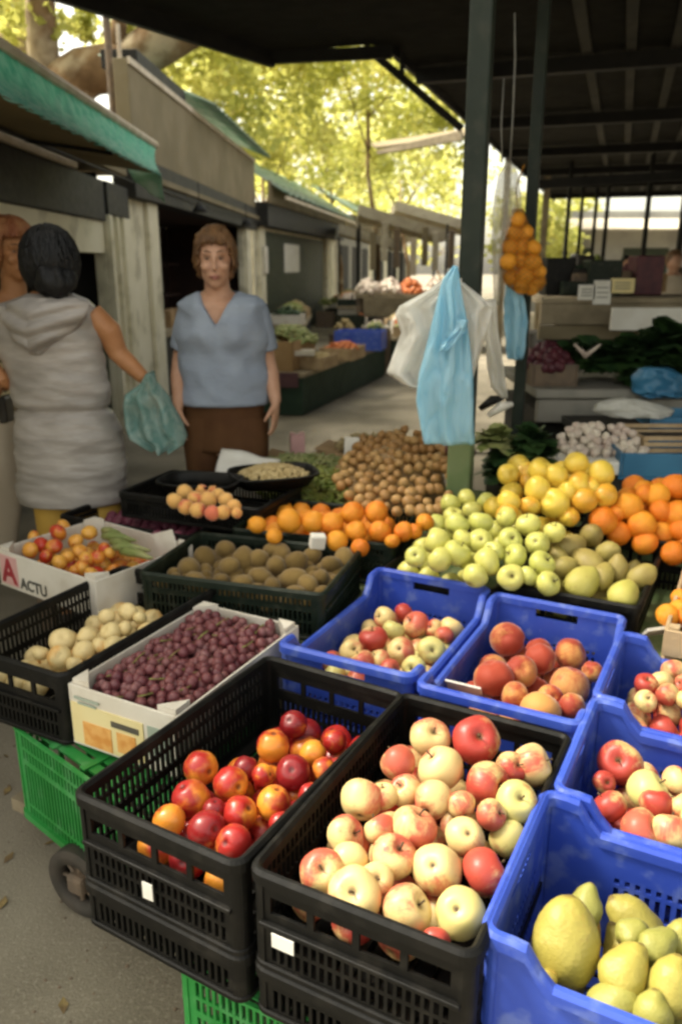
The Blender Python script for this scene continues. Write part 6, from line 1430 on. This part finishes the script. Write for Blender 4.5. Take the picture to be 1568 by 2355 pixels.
tr.warp(lambda v: v + Vector((noise.noise(Vector((v.x * 10, v.y * 10, v.z * 3))) * .014, noise.noise(Vector((v.x * 10 + 4, v.y * 10, v.z * 3))) * .014, 0))); tr.build('trousers', M['creamcloth'], pT, True)
tag(MB().prism([(-.02, -.05), (.02, -.05), (.02, .05), (-.02, .05)], -.06, .06).xf(Matrix.Translation(aty(14, 940, YT - .22))).build('shoulder_bag', M['leather'], None, bevel=.012), 'small black shoulder bag at the left edge against the cream trousers', 'bag')

# --- people far off under the hall roof
def far_person(label, px, y, h, top, low, hair, yaw=0, group=None):
    x = aty(px, 600, y).x; t = thing('person', label, 'person', (x, y, 0)); b = MB()
    b.loft([ering((x, y, z * h), a * h, d * h, 16) for z, a, d in ((.50, .10, .07), (.60, .095, .065), (.70, .11, .07), (.80, .12, .065), (.835, .07, .05), (.86, .034, .034))])
    b.ell((x, y, .925 * h), (.047 * h, .058 * h, .068 * h), 14, 10)
    for s in (-1, 1):
        b.tube([(x + s * .115 * h, y, .80 * h), (x + s * .14 * h, y - .02, .64 * h), (x + s * .12 * h, y - .12, .52 * h)], [.034 * h, .028 * h, .018 * h], 10)
        b.tube([(x + s * .052 * h, y, .52 * h), (x + s * .055 * h, y, .28 * h), (x + s * .055 * h, y, .05 * h)], [.055 * h, .04 * h, .026 * h], 10); b.ell((x + s * .055 * h, y - .05, .025 * h), (.03 * h, .08 * h, .025 * h), 8, 6)
    fleshy(b.build('body', M['skin'], t, True), .015, 3)
    MB().loft([ering((x, y, z * h), a * h, d * h, 18) for z, a, d in ((.48, .118, .085), (.60, .108, .08), (.72, .122, .085), (.81, .128, .075), (.84, .08, .06))], True, False).build('top', M[top], t, True)
    for s in (-1, 1):
        MB().tube([(x + s * .10 * h, y, .815 * h), (x + s * .135 * h, y - .01, .68 * h)], [.043 * h, .04 * h], 12, False).build('sleeve', M[top], t, True)
        MB().tube([(x + s * .052 * h, y, .52 * h), (x + s * .056 * h, y, .28 * h), (x + s * .055 * h, y, .06 * h)], [.068 * h, .05 * h, .04 * h], 12).build('trouser_leg', M[low], t, True)
    MB().ell((x, y + .015 * h, .945 * h), (.056 * h, .062 * h, .062 * h), 14, 10).build('hair', M[hair], t, True)
far_person('distant person in pale shirt at the right edge under the hall roof', 1550, 9.2, 1.66, 'creamcloth', 'leather', 'hair_light')
far_person('distant person in dark clothes left of the beige counter, behind posts', 1322, 13.5, 1.68, 'leather', 'trousers', 'hair_black')
far_person('distant person in grey clothes in the middle of the hall', 1440, 14.5, 1.66, 'greycloth', 'leather', 'hair_black')

# ------------------------------------------------------------------ trees
def crown(center, rad, n, size, seed, clumps=26):
    rr = random.Random(seed); mb = MB(); cl = []
    for _ in range(clumps):
        while True:
            p = Vector((rr.uniform(-1, 1), rr.uniform(-1, 1), rr.uniform(-1, 1)))
            if .25 < p.length < 1: break
        cl.append((Vector((p.x * rad[0], p.y * rad[1], p.z * rad[2])), rr.uniform(.18, .36)))
    for k in range(n):
        c, s = rr.choice(cl); m = sum(rad) / 3
        p = center + c + Vector((rr.gauss(0, s), rr.gauss(0, s), rr.gauss(0, s * .7))) * m * .62
        a = Vector((rr.gauss(0, 1), rr.gauss(0, 1), rr.gauss(0, .6))).normalized(); b = a.cross(Vector((rr.gauss(0, 1), rr.gauss(0, 1), rr.gauss(0, 1)))).normalized(); L = size * rr.uniform(.6, 1.3)
        mb.v += [p - a * L * .5, p + b * L * .38 - a * L * .05, p + a * L * .55, p - b * L * .38 - a * L * .05]; q = len(mb.v); mb.f.append((q - 4, q - 3, q - 2, q - 1))
    return mb
def tree(name, label, x, y, h, center, rad, n, size, seed, tr=.22, limbs=5, clumps=26):
    t = thing(name, label, 'tree', (x, y, 0), group='plane trees behind the kiosks'); rr = random.Random(seed)
    mb = MB(); top = Vector((center[0], center[1] + rad[1] * .5, center[2] - rad[2] * .75)); b0 = Vector((x, y, 0))
    mb.tube([b0, b0.lerp(top, .35) + Vector((.1, 0, 0)), b0.lerp(top, .7) + Vector((-.08, 0, 0)), top], [tr, tr * .8, tr * .62, tr * .4], 12)
    for k in range(limbs):
        a = rr.uniform(0, 6.28); s = b0.lerp(top, rr.uniform(.6, .95)); e = Vector(center) + Vector((math.cos(a) * rad[0] * .5, math.sin(a) * rad[1] * .75, rr.uniform(-.6, -.1) * rad[2])); m = s.lerp(e, .5) + Vector((0, 0, -.12))
        mb.tube([s, m, e], [tr * .4, tr * .25, tr * .08], 8)
    mb.build('trunk', M['bark'], t, True)
    crown(Vector(center), rad, n, size, seed, clumps).mesh
    o = crown(Vector(center), rad, n, size, seed, clumps).build('crown', M['leaf'], t)
    return t
def tpx(px, py, y): return tuple(aty(px, py, y))
TREES = [(470, 165, 17, 1.5, 1.5, 4200, .16, 'leafy tree rising over the second kiosk roof'), (590, 215, 21, 2.2, 1.9, 5200, .17, 'yellow green tree behind the green roof sheet of the third kiosk'), (760, 215, 25, 2.9, 2.6, 5200, .19, 'broad yellow green tree in the middle over the lane'),
         (930, 250, 28, 2.8, 2.6, 3600, .20, 'bright yellow tree left of the knee brace'), (720, 350, 34, 2.6, 2.0, 6000, .22, 'low pale tree above the third kiosk roof'), (900, 400, 38, 3.2, 2.0, 2300, .24, 'pale yellow tree over the far produce stand'), (1010, 470, 44, 3.6, 3.0, 1300, .28, 'hazy pale tree at the end of the lane beside the post'),
         (850, 110, 22, 2.6, 1.4, 3200, .18, 'high leafy tree under the dark roof edge'), (390, 100, 19, 1.4, 1.0, 2600, .17, 'thin leafy tree top over the vent pipe'), (820, 480, 55, 4.5, 2.2, 2200, .32, 'far dark tree low behind the lane')]
for k, (px, py, y, rx, rz, n, s, lb) in enumerate(TREES):
    c = tpx(px, py, y); tree('plane_tree', lb, c[0] + .3, y + .3, c[2], c, (rx, rx, rz), n, s, 100 + k, .08, 3, 30)
# the old plane tree at the upper left, its limbs near the roof
t = thing('plane_tree', 'old plane tree with thick bare forked limbs at the upper left', 'tree', (-5.0, 11.6, 0), group='plane trees behind the kiosks')
Y0 = 11.5
def pl_(l, r): return [aty(x, y, Y0 + dz) for x, y, dz in l], [q * (Y0 + .6) / FPX for q in r]
tk = MB()
for pts, rad in (([(40, 700, .3), (60, 400, .3), (110, 225, .2), (200, 165, 0), (290, 140, -.1), (360, 100, -.2), (440, 40, -.3), (520, -60, -.4)], [60, 58, 52, 42, 38, 42, 46, 42]),
                 ([(120, 215, .2), (100, 120, .1), (98, 40, 0), (92, -80, 0)], [36, 28, 26, 24]), ([(280, 145, -.1), (272, 70, -.2), (285, -40, -.3)], [20, 14, 12]), ([(150, 190, .1), (200, 178, 0), (250, 182, 0), (300, 150, 0)], [20, 28, 26, 14])):
    a, b = pl_(pts, rad); tk.tube(a, b, 16)
tk.warp(lambda v: v + Vector((noise.noise(v * 2.2), noise.noise(v * 2.2 + Vector((5, 1, 2))), noise.noise(v * 2.2 + Vector((1, 7, 3))))) * .06); tk.build('trunk', M['bark'], t, True)
m = MB(); a, b = pl_([(10, 700, 1.5), (20, 300, 1.5), (40, 120, 1.5), (20, -60, 1.5)], [60, 58, 52, 46]); m.tube(a, b, 16); m.build('trunk', M['palebark'], t, True)
cr = crown(Vector(aty(60, 10, Y0)), (.9, .9, .6), 900, .13, 301, 14)
for px, py, w, n in ((230, 40, .5, 420), (330, 60, .4, 320), (430, 60, .5, 360), (20, 20, .5, 300)): 
    q = crown(Vector(aty(px, py, Y0 + .8)), (w, w, w * .6), n, .12, 310 + px, 8); cr.add(q.v, q.f)
q = crown(Vector((-6.6, 7.6, 9.3)), (4.2, 9.4, 1.8), 5600, .30, 333, 40); cr.add(q.v, q.f)      # unseen crown added above the kiosk row to shade the lane and stall
cr.build('crown', M['leaf'], t)
# trees past the hall
for k, (px, py, y, r, lb) in enumerate([(1270, 560, 24, 1.8, 'leafy tree beyond the hall posts at left'), (1330, 540, 34, 2.4, 'leafy tree beyond the hall between thin posts')]):
    c = tpx(px, py, y); tree('street_tree', lb, c[0], y, c[2], c, (r, r, r * .8), 1400, .22, 400 + k, .14, 4, 14)

# ------------------------------------------------------------------ light
W = bpy.data.worlds.new('World'); SC.world = W; W.use_nodes = True; nt = W.node_tree; bg = nt.nodes['Background']
sky = nt.nodes.new('ShaderNodeTexSky'); sky.sky_type = 'NISHITA'; sky.sun_disc = False
SUN_EL, SUN_AZ = 50, 285          # azimuth clockwise from +Y: ahead of the viewer, to the left, through the trees
sky.sun_elevation = R(SUN_EL); sky.sun_rotation = R(SUN_AZ); sky.dust_density = 3.0; sky.air_density = 1.0; sky.ozone_density = 1.0
hs = nt.nodes.new('ShaderNodeHueSaturation'); hs.inputs['Saturation'].default_value = .35; nt.links.new(sky.outputs[0], hs.inputs['Color'])   # hazy, nearly white sky
wt = nt.nodes.new('ShaderNodeMix'); wt.data_type = 'RGBA'; wt.blend_type = 'MULTIPLY'; wt.inputs[0].default_value = 1; wt.inputs[7].default_value = (1.07, 1.0, .82, 1); nt.links.new(hs.outputs[0], wt.inputs[6])
nt.links.new(wt.outputs[2], bg.inputs[0]); bg.inputs[1].default_value = .14
sd = bpy.data.lights.new('sun', 'SUN'); so = bpy.data.objects.new('sun', sd); COL.objects.link(so)
sd.energy = 5.0; sd.angle = R(14); sd.color = (1, .93, .80)
dv = Vector((math.sin(R(SUN_AZ)) * math.cos(R(SUN_EL)), math.cos(R(SUN_AZ)) * math.cos(R(SUN_EL)), math.sin(R(SUN_EL))))
so.rotation_euler = dv.to_track_quat('Z', 'Y').to_euler()
vs = SC.view_settings; vs.view_transform = 'Standard'; vs.look = 'None'; vs.gamma = 1; vs.exposure = 1.75; vs.use_curve_mapping = False
SC.render.engine = 'CYCLES'; SC.cycles.use_denoising = True; SC.cycles.max_bounces = 8; SC.cycles.transparent_max_bounces = 12
SC.cycles.filter_width = 2.6
